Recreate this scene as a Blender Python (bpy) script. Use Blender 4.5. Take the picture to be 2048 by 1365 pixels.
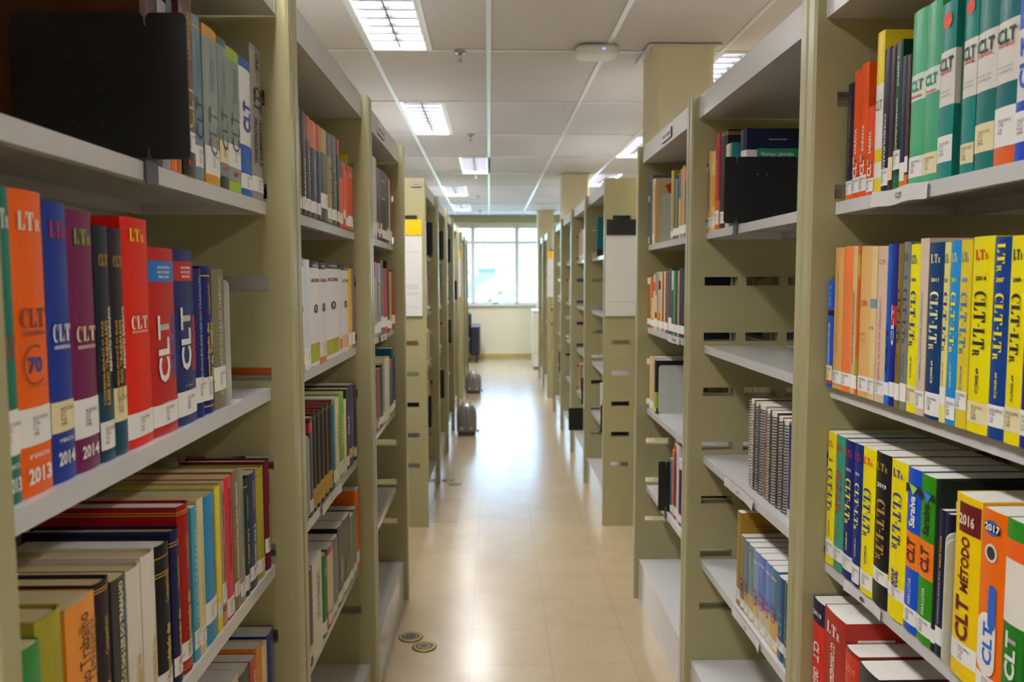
import bpy, bmesh, math, random
from mathutils import Matrix, Vector
for o in list(bpy.data.objects): bpy.data.objects.remove(o)
S = bpy.context.scene
COL = S.collection
rnd = random.Random(7)
# ------------------------------------------------------------------ camera
cd = bpy.data.cameras.new('camera'); cam = bpy.data.objects.new('camera', cd); COL.objects.link(cam)
R_ = Matrix([[0.999787, 0.003467, -0.020338], [-0.020544, 0.076769, -0.996837], [-0.001894, 0.997043, 0.076824]]).to_4x4()
cam.matrix_world = Matrix.Translation((0, 0, 1.4307)) @ R_
cd.sensor_width = 23.5; cd.lens = 18.305; cd.clip_start = .02
cd.dof.use_dof = True; cd.dof.focus_distance = 1.6; cd.dof.aperture_fstop = 3.5; cd.dof.aperture_blades = 7
S.camera = cam
# ------------------------------------------------------------------ world, exposure, lights
S.view_settings.view_transform = 'Standard'; S.view_settings.look = 'None'
S.view_settings.gamma = 1; S.view_settings.use_curve_mapping = False
S.view_settings.exposure = 0.48
w = bpy.data.worlds.new('sky'); S.world = w; w.use_nodes = True
bg = w.node_tree.nodes['Background']; bg.inputs[0].default_value = (.44, .69, 1, 1); bg.inputs[1].default_value = 9.0
def area(name, loc, rot, sx, sy, power, col=(1, 1, 1), parent=None, spread=math.pi):
    l = bpy.data.lights.new(name, 'AREA'); l.shape = 'RECTANGLE'; l.size = sx; l.size_y = sy; l.energy = power; l.color = col; l.spread = spread
    o = bpy.data.objects.new(name, l); o.location = loc; o.rotation_euler = rot; COL.objects.link(o)
    if parent: o.parent = parent
    return o
LAMP_W = 38.0; LAMP_COL = (1, .985, .975)
# the far window guides sky light into the room
pt = area('window_portal', (.05, 14.78, 1.69), (-math.pi/2, 0, 0), 4.0, 1.44, 1); pt.data.cycles.is_portal = True
sl = bpy.data.lights.new('sun', 'SUN'); sl.energy = 14; sl.angle = .01; so = bpy.data.objects.new('sun', sl); COL.objects.link(so); so.rotation_euler = (math.radians(42), 0, math.radians(12))
# ------------------------------------------------------------------ helpers
def lin(h):
    if isinstance(h, str):
        h = h.lstrip('#'); c = [int(h[i:i+2], 16)/255 for i in (0, 2, 4)]
    else: c = list(h)
    return [x/12.92 if x <= .04045 else ((x+.055)/1.055)**2.4 for x in c] + [1]
_m = {}
def mat(hexc, rough=.5, metal=0., spec=.5, vary=.06, scale=30., bump=0., coat=0., pw=1.):
    k = (hexc, rough, metal, spec, vary, scale, bump, coat, pw)
    if k in _m: return _m[k]
    m = bpy.data.materials.new('surface'); m.use_nodes = True; nt = m.node_tree; b = nt.nodes['Principled BSDF']
    c = lin(hexc); c = [x**pw for x in c]
    b.inputs['Roughness'].default_value = rough; b.inputs['Metallic'].default_value = metal
    b.inputs['Specular IOR Level'].default_value = spec; b.inputs['Coat Weight'].default_value = coat
    tc = nt.nodes.new('ShaderNodeTexCoord'); nz = nt.nodes.new('ShaderNodeTexNoise'); nz.inputs['Scale'].default_value = scale; nz.inputs['Detail'].default_value = 3
    nt.links.new(tc.outputs['Object'], nz.inputs['Vector'])
    mx = nt.nodes.new('ShaderNodeMix'); mx.data_type = 'RGBA'
    mx.inputs['A'].default_value = [max(0, x*(1-vary)) for x in c[:3]]+[1]; mx.inputs['B'].default_value = [min(1, x*(1+vary)) for x in c[:3]]+[1]
    nt.links.new(nz.outputs['Fac'], mx.inputs['Factor']); nt.links.new(mx.outputs['Result'], b.inputs['Base Color'])
    if bump:
        bp = nt.nodes.new('ShaderNodeBump'); bp.inputs['Strength'].default_value = bump; bp.inputs['Distance'].default_value = .002
        nt.links.new(nz.outputs['Fac'], bp.inputs['Height']); nt.links.new(bp.outputs['Normal'], b.inputs['Normal'])
    _m[k] = m; return m
def emis(hexc, s):
    m = bpy.data.materials.new('glow'); m.use_nodes = True; b = m.node_tree.nodes['Principled BSDF']
    b.inputs['Base Color'].default_value = lin(hexc); b.inputs['Emission Color'].default_value = lin(hexc); b.inputs['Emission Strength'].default_value = s
    return m
class MB:
    """collects shapes, then links them as one mesh object"""
    def __init__(s): s.v = []; s.f = []; s.mi = []; s.sm = []
    def quad(s, pts, mi=0, sm=False):
        n = len(s.v); s.v += [tuple(p) for p in pts]; s.f.append(tuple(range(n, n+len(pts)))); s.mi.append(mi); s.sm.append(sm)
    def box(s, x0, x1, y0, y1, z0, z1, mi=0):
        n = len(s.v)
        s.v += [(x, y, z) for x in (x0, x1) for y in (y0, y1) for z in (z0, z1)]
        for f in ((0,1,3,2),(4,6,7,5),(0,4,5,1),(2,3,7,6),(0,2,6,4),(1,5,7,3)): s.f.append(tuple(n+i for i in f)); s.mi.append(mi); s.sm.append(False)
    def prism(s, poly, axis, a, b, mi=0):
        """extrude a closed 2d outline along axis ('x','y','z') from a to b"""
        n = len(s.v); k = len(poly)
        def P(u, w, t): return {'x': (t, u, w), 'y': (u, t, w), 'z': (u, w, t)}[axis]
        s.v += [P(u, w, a) for u, w in poly] + [P(u, w, b) for u, w in poly]
        s.f.append(tuple(n+i for i in range(k))[::-1]); s.f.append(tuple(n+k+i for i in range(k)))
        s.mi += [mi, mi]; s.sm += [False, False]
        for i in range(k):
            j = (i+1) % k; s.f.append((n+i, n+j, n+k+j, n+k+i)); s.mi.append(mi); s.sm.append(False)
    def lathe(s, prof, c=(0, 0), seg=24, mi=0, sx=1, sy=1):
        n = len(s.v)
        for r, z in prof:
            for i in range(seg):
                a = 2*math.pi*i/seg; s.v.append((c[0]+r*sx*math.cos(a), c[1]+r*sy*math.sin(a), z))
        for j in range(len(prof)-1):
            for i in range(seg):
                k = (i+1) % seg; s.f.append((n+j*seg+i, n+j*seg+k, n+(j+1)*seg+k, n+(j+1)*seg+i)); s.mi.append(mi); s.sm.append(True)
        s.f.append(tuple(n+i for i in range(seg))[::-1]); s.f.append(tuple(n+(len(prof)-1)*seg+i for i in range(seg))); s.mi += [mi]*2; s.sm += [False]*2
    def tube(s, pts, r, seg=6, mi=0):
        n = len(s.v); P = [Vector(p) for p in pts]
        for i, p in enumerate(P):
            t = (P[min(i+1, len(P)-1)]-P[max(i-1, 0)]).normalized()
            u = t.cross(Vector((.31, .17, .93))).normalized(); w_ = t.cross(u)
            for k in range(seg):
                a = 2*math.pi*k/seg; q = p+u*r*math.cos(a)+w_*r*math.sin(a); s.v.append(tuple(q))
        for i in range(len(P)-1):
            for k in range(seg):
                l = (k+1) % seg; s.f.append((n+i*seg+k, n+i*seg+l, n+(i+1)*seg+l, n+(i+1)*seg+k)); s.mi.append(mi); s.sm.append(True)
    def mesh(s, name, mats):
        me = bpy.data.meshes.new(name); me.from_pydata(s.v, [], s.f)
        for m in (mats if isinstance(mats, (list, tuple)) else [mats]): me.materials.append(m)
        me.polygons.foreach_set('material_index', s.mi); me.polygons.foreach_set('use_smooth', s.sm)
        bm = bmesh.new(); bm.from_mesh(me); bmesh.ops.recalc_face_normals(bm, faces=bm.faces); bm.to_mesh(me); bm.free(); me.update()
        return me
    def build(s, name, mats, parent=None, bevel=0):
        o = bpy.data.objects.new(name, s.mesh(name, mats)); COL.objects.link(o)
        if parent: o.parent = parent
        if bevel:
            b = o.modifiers.new('soft_edges', 'BEVEL'); b.width = bevel; b.segments = 2; b.limit_method = 'ANGLE'; b.angle_limit = .6
        return o
def link(name, me, parent=None, loc=None):
    o = bpy.data.objects.new(name, me); COL.objects.link(o)
    if parent: o.parent = parent
    if loc: o.location = loc
    return o
def tag(o, label, cat, group=None):
    o['label'] = label; o['category'] = cat
    if group: o['group'] = group
    if len(label.split()) > 16 or len(label.split()) < 4: print('LABEL LENGTH', label)
    return o
def thing(name, label, cat, loc=(0, 0, 0), rz=0, group=None):
    o = bpy.data.objects.new(name, None); o.empty_display_size = .05; COL.objects.link(o); o.location = loc; o.rotation_euler = (0, 0, rz)
    return tag(o, label, cat, group)
def struct(o): o['kind'] = 'structure'; return o
# ------------------------------------------------------------------ lettering
_t = {}
def fat(ch):
    def st(x0, x1, z0, z1): return [(x0, z0), (x1, z0), (x1, z1), (x0, z1)]
    if ch == 'L': return [st(.10,.40,0,1), st(0,.52,.95,1), st(0,.84,0,.05), [(.56,.04),(.84,0),(.84,.36),(.8,.36)]], .9
    if ch == 'T': return [st(.32,.62,0,1), st(.2,.74,0,.05), st(0,.94,.95,1), [(0,.66),(.04,.66),(.24,.96),(0,1)], [(.94,.66),(.9,.66),(.7,.96),(.94,1)]], 1.0
    if ch in 'Rr':
        s = .62 if ch == 'r' else 1.
        p = [st(.08,.34,0,1), st(0,.42,0,.05), st(0,.5,.95,1), [(.3,.95),(.6,.98),(.8,.86),(.82,.7),(.7,.54),(.3,.5),(.3,.56),(.52,.6),(.56,.74),(.5,.92)], [(.42,.52),(.66,.52),(.98,0),(.7,0)]]
        return [[(x*s, z*s) for x, z in q] for q in p], 1.0*s
    if ch == '-': return [st(.04,.34,.42,.52)], .38
    if ch == 'C':
        o_ = [(.44+.44*math.cos(a), .5+.52*math.sin(a)) for a in [math.radians(38+ (322-38)*i/22) for i in range(23)]]
        i_ = [(.54+.26*math.cos(a), .5+.45*math.sin(a)) for a in [math.radians(48+(312-48)*i/22) for i in range(23)]]
        return [[o_[i], o_[i+1], i_[i+1], i_[i]] for i in range(22)] + [[(.74,.64),(.82,.64),(.82,1.0),(.76,1.0)]], .88
    return [], .4
def text_mesh(s, col, style):
    """lettering one unit long and one unit high, centred on the origin, in the YZ plane facing +X"""
    k = (s, col, style)
    if k in _t: return _t[k]
    if style == 'f':
        mb = MB(); x = 0
        for ch in s:
            ps, adv = fat(ch)
            for p in ps: mb.quad([(0, x+u, z) for u, z in p])
            x += adv+.06
        me = mb.mesh('lettering', mat(col, .5, vary=0))
    else:
        cu = bpy.data.curves.new('lettering', 'FONT'); cu.body = s; cu.size = 1; cu.resolution_u = 2; cu.space_line = .85
        if style == 'b': cu.offset = .034
        to = bpy.data.objects.new('lettering', cu); COL.objects.link(to); bpy.context.view_layer.update()
        me = bpy.data.meshes.new_from_object(to.evaluated_get(bpy.context.evaluated_depsgraph_get()))
        bpy.data.objects.remove(to); bpy.data.curves.remove(cu)
        me.transform(Matrix(((0,0,1,0),(1,0,0,0),(0,1,0,0),(0,0,0,1))))
        me.materials.clear(); me.materials.append(mat(col, .5, vary=0)); me.name = 'lettering'
    ys = [v.co.y for v in me.vertices]; zs = [v.co.z for v in me.vertices]
    if not ys: ys = zs = [0, 1]
    dy, dz = max(ys)-min(ys) or 1, max(zs)-min(zs) or 1
    me.transform(Matrix.Diagonal((1, 1/dy, 1/dz, 1)) @ Matrix.Translation((0, -(max(ys)+min(ys))/2, -(max(zs)+min(zs))/2)))
    _t[k] = me; return me
def letter(s, col, style, parent, x, y, z, length, height, dr='h', name='title_lettering', rz=0):
    o = link(name, text_mesh(s, col, style), parent, (x, y, z))
    o.rotation_mode = 'XYZ'
    if dr == 'u': o.rotation_euler = (math.pi/2, 0, 0)      # reads upwards
    elif dr == 'd': o.rotation_euler = (-math.pi/2, 0, 0)   # reads downwards
    if rz: o.rotation_euler = (0, 0, rz)
    o.scale = (1, length, height); return o
# ------------------------------------------------------------------ materials of the place
M_PANEL = mat('#a19b74', .28, vary=.02, scale=3, spec=.5)
M_SHELF = mat('#c6c6c6', .14, vary=.015, scale=4, spec=.5)
M_VAL = mat('#c2c1be', .28, vary=.015, scale=4)
M_BLACK = mat('#141416', .45, vary=.05)
M_WBE = mat('#c9ccc4', .35, vary=.02)
M_PAGE = mat('#c4b083', .8, vary=.08, scale=60)
M_PAGEW = mat('#dedad2', .8, vary=.06, scale=60)
M_STK = mat('#dedad4', .55, vary=.02); M_STKC = mat('#d9cb9c', .55, vary=.03)
M_CREAM = mat('#e0d8b8', .6, vary=.02, scale=2); M_PILLAR = mat('#dcd3b2', .6, vary=.02, scale=2)
FLX, FLY = .101, .18
def floor_mat():
    m = bpy.data.materials.new('vinyl_tiles'); m.use_nodes = True; nt = m.node_tree; b = nt.nodes['Principled BSDF']; N = nt.nodes.new; L = nt.links.new
    tc = N('ShaderNodeTexCoord')
    n1 = N('ShaderNodeTexNoise'); n1.inputs['Scale'].default_value = 5; n1.inputs['Detail'].default_value = 8; n1.inputs['Roughness'].default_value = .7
    n2 = N('ShaderNodeTexNoise'); n2.inputs['Scale'].default_value = 160; n2.inputs['Detail'].default_value = 2
    L(tc.outputs['Object'], n1.inputs['Vector']); L(tc.outputs['Object'], n2.inputs['Vector'])
    br = N('ShaderNodeTexBrick'); br.offset = 0; br.inputs['Scale'].default_value = 1; br.inputs['Mortar Size'].default_value = .0016; br.inputs['Brick Width'].default_value = .305; br.inputs['Row Height'].default_value = .305
    br.inputs['Color1'].default_value = (1,1,1,1); br.inputs['Color2'].default_value = (.97,.97,.97,1); br.inputs['Mortar'].default_value = (.72,.7,.66,1); br.inputs['Mortar Smooth'].default_value = .6
    mp = N('ShaderNodeMapping'); mp.inputs['Location'].default_value = (FLX, FLY, 0); L(tc.outputs['Object'], mp.inputs['Vector']); L(mp.outputs[0], br.inputs['Vector'])
    cr = N('ShaderNodeValToRGB'); cr.color_ramp.elements[0].position = .3; cr.color_ramp.elements[1].position = .72
    cr.color_ramp.elements[0].color = lin('#a99679'); cr.color_ramp.elements[1].color = lin('#b4a182'); L(n1.outputs['Fac'], cr.inputs[0])
    r2 = N('ShaderNodeValToRGB'); r2.color_ramp.elements[0].position = .3; r2.color_ramp.elements[0].color = (.93,.90,.86,1); r2.color_ramp.elements[1].position = .5; r2.color_ramp.elements[1].color = (1,1,1,1); L(n2.outputs['Fac'], r2.inputs[0])
    a = N('ShaderNodeMix'); a.data_type = 'RGBA'; a.blend_type = 'MULTIPLY'; a.inputs['Factor'].default_value = 1; L(cr.outputs[0], a.inputs['A']); L(r2.outputs[0], a.inputs['B'])
    c = N('ShaderNodeMix'); c.data_type = 'RGBA'; c.blend_type = 'MULTIPLY'; c.inputs['Factor'].default_value = 1; L(a.outputs['Result'], c.inputs['A']); L(br.outputs['Color'], c.inputs['B'])
    L(c.outputs['Result'], b.inputs['Base Color'])
    rr = N('ShaderNodeMapRange'); rr.inputs['To Min'].default_value = .17; rr.inputs['To Max'].default_value = .29; L(n1.outputs['Fac'], rr.inputs['Value']); L(rr.outputs[0], b.inputs['Roughness'])
    b.inputs['Specular IOR Level'].default_value = .6
    n3 = N('ShaderNodeTexNoise'); n3.inputs['Scale'].default_value = 4; L(tc.outputs['Object'], n3.inputs['Vector'])
    bp = N('ShaderNodeBump'); bp.inputs['Strength'].default_value = .12; bp.inputs['Distance'].default_value = .01; L(n3.outputs['Fac'], bp.inputs['Height']); L(bp.outputs['Normal'], b.inputs['Normal'])
    return m
# ------------------------------------------------------------------ shell; the ceiling grid runs half a degree off the shelving
CZ = 2.592; TH = .008
ROOM = Matrix.Translation((0, 4, 0)) @ Matrix.Rotation(TH, 4, 'Z') @ Matrix.Translation((0, -4, 0))
X0, X1, Y0, Y1 = -4.2, 4.7, -2.6, 14.57
def put(o): o.matrix_world = ROOM @ o.matrix_world; return o
mb = MB(); mb.box(X0-.3, X1+.3, Y0-.3, Y1+.3, -.08, 0); struct(mb.build('floor', floor_mat()))
for nm, b4 in (('wall_left', (X0-.12, X0, Y0, Y1)), ('wall_right', (X1, X1+.12, Y0, Y1)), ('wall_front', (X0, X1, Y0-.12, Y0))):
    mb = MB(); mb.box(*b4, 0, CZ); struct(put(mb.build(nm, M_CREAM)))
# window wall with its opening
WX0, WX1, WZ0, WZ1 = -1.93, 2.07, .975, 2.405
mb = MB(); T = .16
mb.box(X0, WX0, Y1, Y1+T, 0, CZ); mb.box(WX1, X1, Y1, Y1+T, 0, CZ); mb.box(WX0, WX1, Y1, Y1+T, 0, WZ0); mb.box(WX0, WX1, Y1, Y1+T, WZ1, CZ)
struct(put(mb.build('wall_back', mat('#e8e3cc', .6, vary=.02, scale=2))))
mb = MB(); mb.box(X0, X1, Y1-.012, Y1, 0, .075); struct(put(mb.build('baseboard_back', mat('#c4ad6a', .5))))
mb = MB(); mb.box(X0, X1, Y1-.10, Y1, 2.455, CZ); struct(put(mb.build('trim_1', mat('#a5a07c', .6))))
# window: frame bars, panes, sill
wn = bpy.data.objects.new('window_1', None); COL.objects.link(wn); struct(wn); wn.location = (0, Y1, 0)
mf = mat('#e4e8ec', .4); mb = MB()
xs = [-1.93, -1.115, -.325, .475, 1.265, 2.07]
mb.box(WX0, WX1, .02, .09, WZ1-.05, WZ1); mb.box(WX0, WX1, .02, .09, WZ0, WZ0+.045); mb.box(WX0, WX1, .03, .08, 2.075, 2.135)
for x in xs: mb.box(x-.04 if x > WX0 else x, x+.04 if x < WX1 else x, .02, .09, WZ0, WZ1)
mb.build('window_frame', mf, wn, .006)
mb = MB(); mb.box(WX0-.03, WX1+.03, -.05, .02, WZ0-.03, WZ0); mb.build('window_sill', mat('#d6d6d2', .4), wn, .004)
gm = bpy.data.materials.new('window_glass'); gm.use_nodes = True; nt = gm.node_tree; nt.nodes.clear()
o_ = nt.nodes.new('ShaderNodeOutputMaterial'); mx = nt.nodes.new('ShaderNodeMixShader'); tr = nt.nodes.new('ShaderNodeBsdfTransparent'); gl = nt.nodes.new('ShaderNodeBsdfGlossy')
gl.inputs['Roughness'].default_value = .02; tr.inputs[0].default_value = (.95, .98, 1, 1); mx.inputs[0].default_value = .07
nt.links.new(tr.outputs[0], mx.inputs[1]); nt.links.new(gl.outputs[0], mx.inputs[2]); nt.links.new(mx.outputs[0], o_.inputs[0])
for i in range(5):
    for z0, z1 in ((WZ0+.045, 2.075), (2.135, WZ1-.05)):
        mb = MB(); mb.box(xs[i]+.04, xs[i+1]-.04, .052, .058, z0, z1); mb.build('pane', gm, wn)
mb = MB(); mb.box(.02, .14, .005, .03, WZ0+.02, WZ0+.035); mb.build('latch', mat('#55585a', .4), wn)
wn.matrix_world = ROOM @ Matrix.Translation((0, Y1, 0))
# ------------------------------------------------------------------ ceiling with real recesses for the lamps
GX, GY = .594, 1.17
gx = [-.03+GX*k for k in range(-7, 9)]; gy = [4.145+GY*k for k in range(-6, 9)]
LAMPS = []
for cx, off in ((0, 0), (1.777, 1), (-2.376, 0), (3.554, 0), (-1.782-.0, 1)):
    for k in range(-6, 9, 2):
        kk = k+off
        if cx == 0: x0 = -.612 if kk != 4 else -.315
        elif cx == 1.777: x0 = 1.17
        elif cx == -2.376: x0 = -2.988+.01
        elif cx == 3.554: x0 = 2.95
        else: continue
        y0 = 4.145+GY*(kk-1)
        if y0 < Y0+.1 or y0+GY > Y1: continue
        LAMPS.append((x0, x0+.275, y0+.015, y0+GY-.015))
# lamps counted in the photograph along the left column sit in every second bay; the 3rd is one tile over
xb = sorted(set([X0, X1]+[v for l in LAMPS for v in l[:2]])); yb = sorted(set([Y0, Y1]+[v for l in LAMPS for v in l[2:]]))
mb = MB()
for i in range(len(xb)-1):
    for j in range(len(yb)-1):
        cxm, cym = (xb[i]+xb[i+1])/2, (yb[j]+yb[j+1])/2
        if any(l[0] < cxm < l[1] and l[2] < cym < l[3] for l in LAMPS): continue
        mb.quad([(xb[i], yb[j], CZ), (xb[i+1], yb[j], CZ), (xb[i+1], yb[j+1], CZ), (xb[i], yb[j+1], CZ)])
struct(put(mb.build('ceiling', mat('#c4c0c0', .75, vary=.02, scale=1.2, bump=.05))))
mb = MB(); mb.box(X0-.2, X1+.2, Y0-.2, Y1+.2, CZ+.2, CZ+.25); struct(put(mb.build('trim_2', mat('#555555', .9))))
mb = MB()
def inl(x, y): return any(l[0]-.002 < x < l[1]+.002 and l[2] < y < l[3] for l in LAMPS)
for x in gx:
    if X0 < x < X1: mb.box(x-.012, x+.012, Y0, Y1-.1, CZ-.006, CZ-.0005)
for y in gy:
    if not Y0 < y < Y1: continue
    for i in range(len(gx)-1):
        if gx[i] > X0 and gx[i+1] < X1: mb.box(gx[i]+.012, gx[i+1]-.012, y-.009, y+.009, CZ-.006, CZ-.0005)
for l in LAMPS:      # bar closing the odd strip beside each narrow lamp
    mb.box(l[1], l[1]+.024, l[2], l[3], CZ-.006, CZ-.0005)
struct(put(mb.build('trim_3', mat('#d2d6de', .28, vary=.01))))
# ------------------------------------------------------------------ lamps
M_ALU = mat('#46464c', .45, metal=.2, vary=.02)
def lamp_meshes(L_):
    Wd = .275
    pan = MB(); h = .10
    pan.box(0, Wd, 0, L_, h-.004, h); pan.box(0, .004, 0, L_, 0, h); pan.box(Wd-.004, Wd, 0, L_, 0, h); pan.box(0, Wd, 0, .004, 0, h); pan.box(0, Wd, L_-.004, L_, 0, h)
    fr = MB()
    for a in ((-.004, .008, 0, L_), (Wd-.008, Wd+.004, 0, L_)): fr.box(*a, -.008, .004)
    for a in ((0, Wd, -.003, .008), (0, Wd, L_-.008, L_+.003)): fr.box(*a, -.008, .004)
    lv = MB()
    lv.prism([(Wd/2-.005, .0), (Wd/2+.005, .0), (Wd/2+.012, .023), (Wd/2-.012, .023)], 'y', .008, L_-.008)
    n = 10
    for i in range(1, n):
        y = L_*i/n; lv.prism([(y-.008, .002), (y+.008, .002), (y+.012, .016), (y-.012, .016)], 'x', .008, Wd-.008)
    return pan.mesh('housing', mat('#cfcfcf', .4)), fr.mesh('frame', mat('#dcdfe4', .3)), lv.mesh('louver', M_ALU)
LM = None
where = lambda x: 'over the aisle' if -1 < x < 0 else 'over the right hand shelving' if 1 < x < 2 else 'over the next aisle'
cnt = {}
for l in LAMPS: cnt.setdefault(where(l[0])+('L' if l[0] < -1 else 'R' if l[0] > 2 else ''), []).append(l)
ordw = ['nearest', 'second nearest', 'third nearest', 'fourth nearest', 'fifth nearest', 'sixth nearest', 'seventh nearest', 'eighth nearest']
for key, ls in cnt.items():
    ls.sort(key=lambda l: l[2])
    vis = [l for l in ls if l[3] > 3.3]
    for i, l in enumerate(ls):
        if LM is None: LM = lamp_meshes(l[3]-l[2])
        nm = key.rstrip('LR')
        if l in vis: lb = 'recessed louvred ceiling lamp %s, %s in view' % (nm, ordw[vis.index(l)])
        else: lb = 'louvred ceiling lamp %s out of view, number %d' % (nm, i+1)
        if key[-1] in 'LR': lb = lb.replace('next aisle', 'next aisle to the '+('left' if key[-1] == 'L' else 'right'))
        t = thing('ceiling_lamp', lb, 'lamp', (l[0], l[2], CZ), group='recessed louvred ceiling lamps')
        for nm2, me in zip(('housing', 'frame', 'louver'), LM): link(nm2, me, t)
        a = area('tube_light', (.1375, (l[3]-l[2])/2, .085), (0, 0, 0), .24, l[3]-l[2]-.04, LAMP_W*(1.08 if key[-1] not in 'LR' else .6), LAMP_COL, t)
        t.matrix_world = ROOM @ Matrix.Translation((l[0], l[2], CZ))
# ------------------------------------------------------------------ pillars
def pillar(x0, x1, y0, y1, ch=.025):
    mb = MB(); mb.prism([(x0+ch, y0), (x1-ch, y0), (x1, y0+ch), (x1, y1-ch), (x1-ch, y1), (x0+ch, y1), (x0, y1-ch), (x0, y0+ch)], 'z', 0, CZ-.001)
    o = struct(mb.build('pillar', M_PILLAR))
    mb = MB(); e = .03
    for a in ((x0-e, x1+e, y0-e, y0), (x0-e, x1+e, y1, y1+e), (x0-e, x0, y0, y1), (x1, x1+e, y0, y1)): mb.box(*a, CZ-.012, CZ-.0065)
    c = mb.build('ceiling_trim', mat('#c9c5bd', .5), o)
pillar(.787, 1.092, 4.03, 4.33); pillar(.735, 1.037, 8.83, 9.13); pillar(.709, .99, 13.55, 13.85)
# ------------------------------------------------------------------ ceiling fittings
sp = MB(); sp.lathe([(.036, 0), (.036, -.004), (.03, -.012), (.014, -.014)], seg=20); sp.lathe([(.008, -.026), (.008, -.012)], seg=10); sp.box(-.009, -.0065, -.002, .002, -.042, -.024); sp.box(.0065, .009, -.002, .002, -.042, -.024); sp.lathe([(.0035, -.052), (.005, -.04)], seg=10); sp.lathe([(.017, -.056), (.016, -.052)], seg=16)
spm = sp.mesh('sprinkler', mat('#9b9690', .3, metal=.7))
for i, (x, y) in enumerate(((-.176, 4.16), (-.195, 6.50), (-.21, 8.84), (-.235, 11.2), (-.253, 13.5))):
    o = link('sprinkler', spm, None, (x, y, CZ-.0005)); tag(o, 'small chrome fire sprinkler on the ceiling, %s in view' % ordw[i], 'sprinkler', 'ceiling sprinklers')
t = thing('wireless_access_point', 'flat white wireless access point with a blue light on the ceiling', 'access point', (.51, 4.10, CZ-.01))
mb = MB(); ol = []
for i in range(32):
    a = 2*math.pi*i/32; c, s = math.cos(a), math.sin(a); ol.append((.108*math.copysign(abs(c)**.55, c), .098*math.copysign(abs(s)**.55, s)))
n0 = len(ol)
def ring(sc, z): return [(x*sc, y*sc, z) for x, y in ol]
rs = [ring(.92, .005), ring(1, -.004), ring(1, -.018), ring(.9, -.033), ring(.6, -.038)]
for r in rs: mb.v += r
for j in range(4):
    for i in range(n0): k = (i+1) % n0; mb.f.append((j*n0+i, j*n0+k, (j+1)*n0+k, (j+1)*n0+i)); mb.mi.append(0); mb.sm.append(True)
mb.f.append(tuple(range(n0))); mb.f.append(tuple(4*n0+i for i in range(n0))); mb.mi += [0, 0]; mb.sm += [False, False]
mb.build('housing', mat('#d8d6d6', .35), t)
mb = MB(); mb.box(.02, .034, -.099, -.095, -.024, -.018); mb.build('status_light', emis('#7aa4ff', 1.3), t)
mb = MB(); mb.box(-.05, .05, -.04, .04, .004, .0095); mb.build('ceiling_bracket', mat('#55565a', .5), t)
# ------------------------------------------------------------------ bookcases: local frame has the aisle front at x=0, depth towards -x
D = .601; PT = .035
SLOTZ = [.18+.177*k+.005 for k in range(1, 10)]
SLOTX = [(-.047-.1335*k-.105, -.047-.1335*k) for k in range(4)]
def side_panel(y0):
    mb = MB(); y1 = y0+PT; c = .005
    for sg, xa in ((1, 0), (-1, -D)):     # rounded front and rear edges
        mb.prism([(xa-sg*.03, y0), (xa-sg*c, y0), (xa, y0+c), (xa, y1-c), (xa-sg*c, y1), (xa-sg*.03, y1)], 'z', 0, 2.0)
    xs = sorted([-D+.03, -.03]+[v for s in SLOTX for v in s]); zs = sorted([0, 2.0]+[v for z in SLOTZ for v in (z-.014, z+.014)])
    hole = lambda i, j: i % 2 == 1 and j % 2 == 1
    for i in range(len(xs)-1):
        for j in range(len(zs)-1):
            a, b, p, q = xs[i], xs[i+1], zs[j], zs[j+1]
            if hole(i, j):
                mb.quad([(a, y0, p), (b, y0, p), (b, y1, p), (a, y1, p)]); mb.quad([(a, y0, q), (b, y0, q), (b, y1, q), (a, y1, q)])
                mb.quad([(a, y0, p), (a, y0, q), (a, y1, q), (a, y1, p)]); mb.quad([(b, y0, p), (b, y0, q), (b, y1, q), (b, y1, p)])
            else:
                mb.quad([(a, y0, p), (b, y0, p), (b, y0, q), (a, y0, q)]); mb.quad([(a, y1, p), (b, y1, p), (b, y1, q), (a, y1, q)])
    mb.quad([(xs[0], y0, 2), (xs[-1], y0, 2), (xs[-1], y1, 2), (xs[0], y1, 2)])
    return mb.mesh('side_panel', M_PANEL)
SHELFZ = (1.58, 1.22, .865, .52)
def case_meshes(L):
    a, b = PT, L-PT
    me = {'p0': side_panel(0), 'p1': side_panel(b)}
    for nm, xf in (('sf', -.049), ('sr', -D+.049+.239)):
        mb = MB(); x0 = xf-.239
        mb.box(x0, xf, a+.001, b-.001, -.0016, 0)
        mb.box(xf-.0016, xf, a+.001, b-.001, -.024, -.0016); mb.box(x0, x0+.0016, a+.001, b-.001, -.024, -.0016)
        mb.box(x0, xf, a+.001, a+.0026, -.024, -.0016); mb.box(x0, xf, b-.0026, b-.001, -.024, -.0016)
        mb.box(xf-.016, xf-.0016, a+.001, b-.001, -.024, -.0225)
        me[nm] = mb.mesh('shelf', M_SHELF)
    mb = MB(); mb.box(-D+.021, -.021, a+.001, b-.001, 0, .18); me['base'] = mb.mesh('base_shelf', M_SHELF)
    mb = MB(); mb.box(-D+.021, -.021, a+.001, b-.001, 1.93, 1.932); mb.box(-.023, -.021, a+.001, b-.001, 1.932, 1.999); mb.box(-D+.021, -D+.023, a+.001, b-.001, 1.932, 1.999)
    for y in (a+.013, b-.014): mb.box(-.0212, -.0203, y, y+.0006, 1.93, 1.999)
    me['top'] = mb.mesh('top_panel', M_VAL)
    return me
_cm = {}
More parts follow.
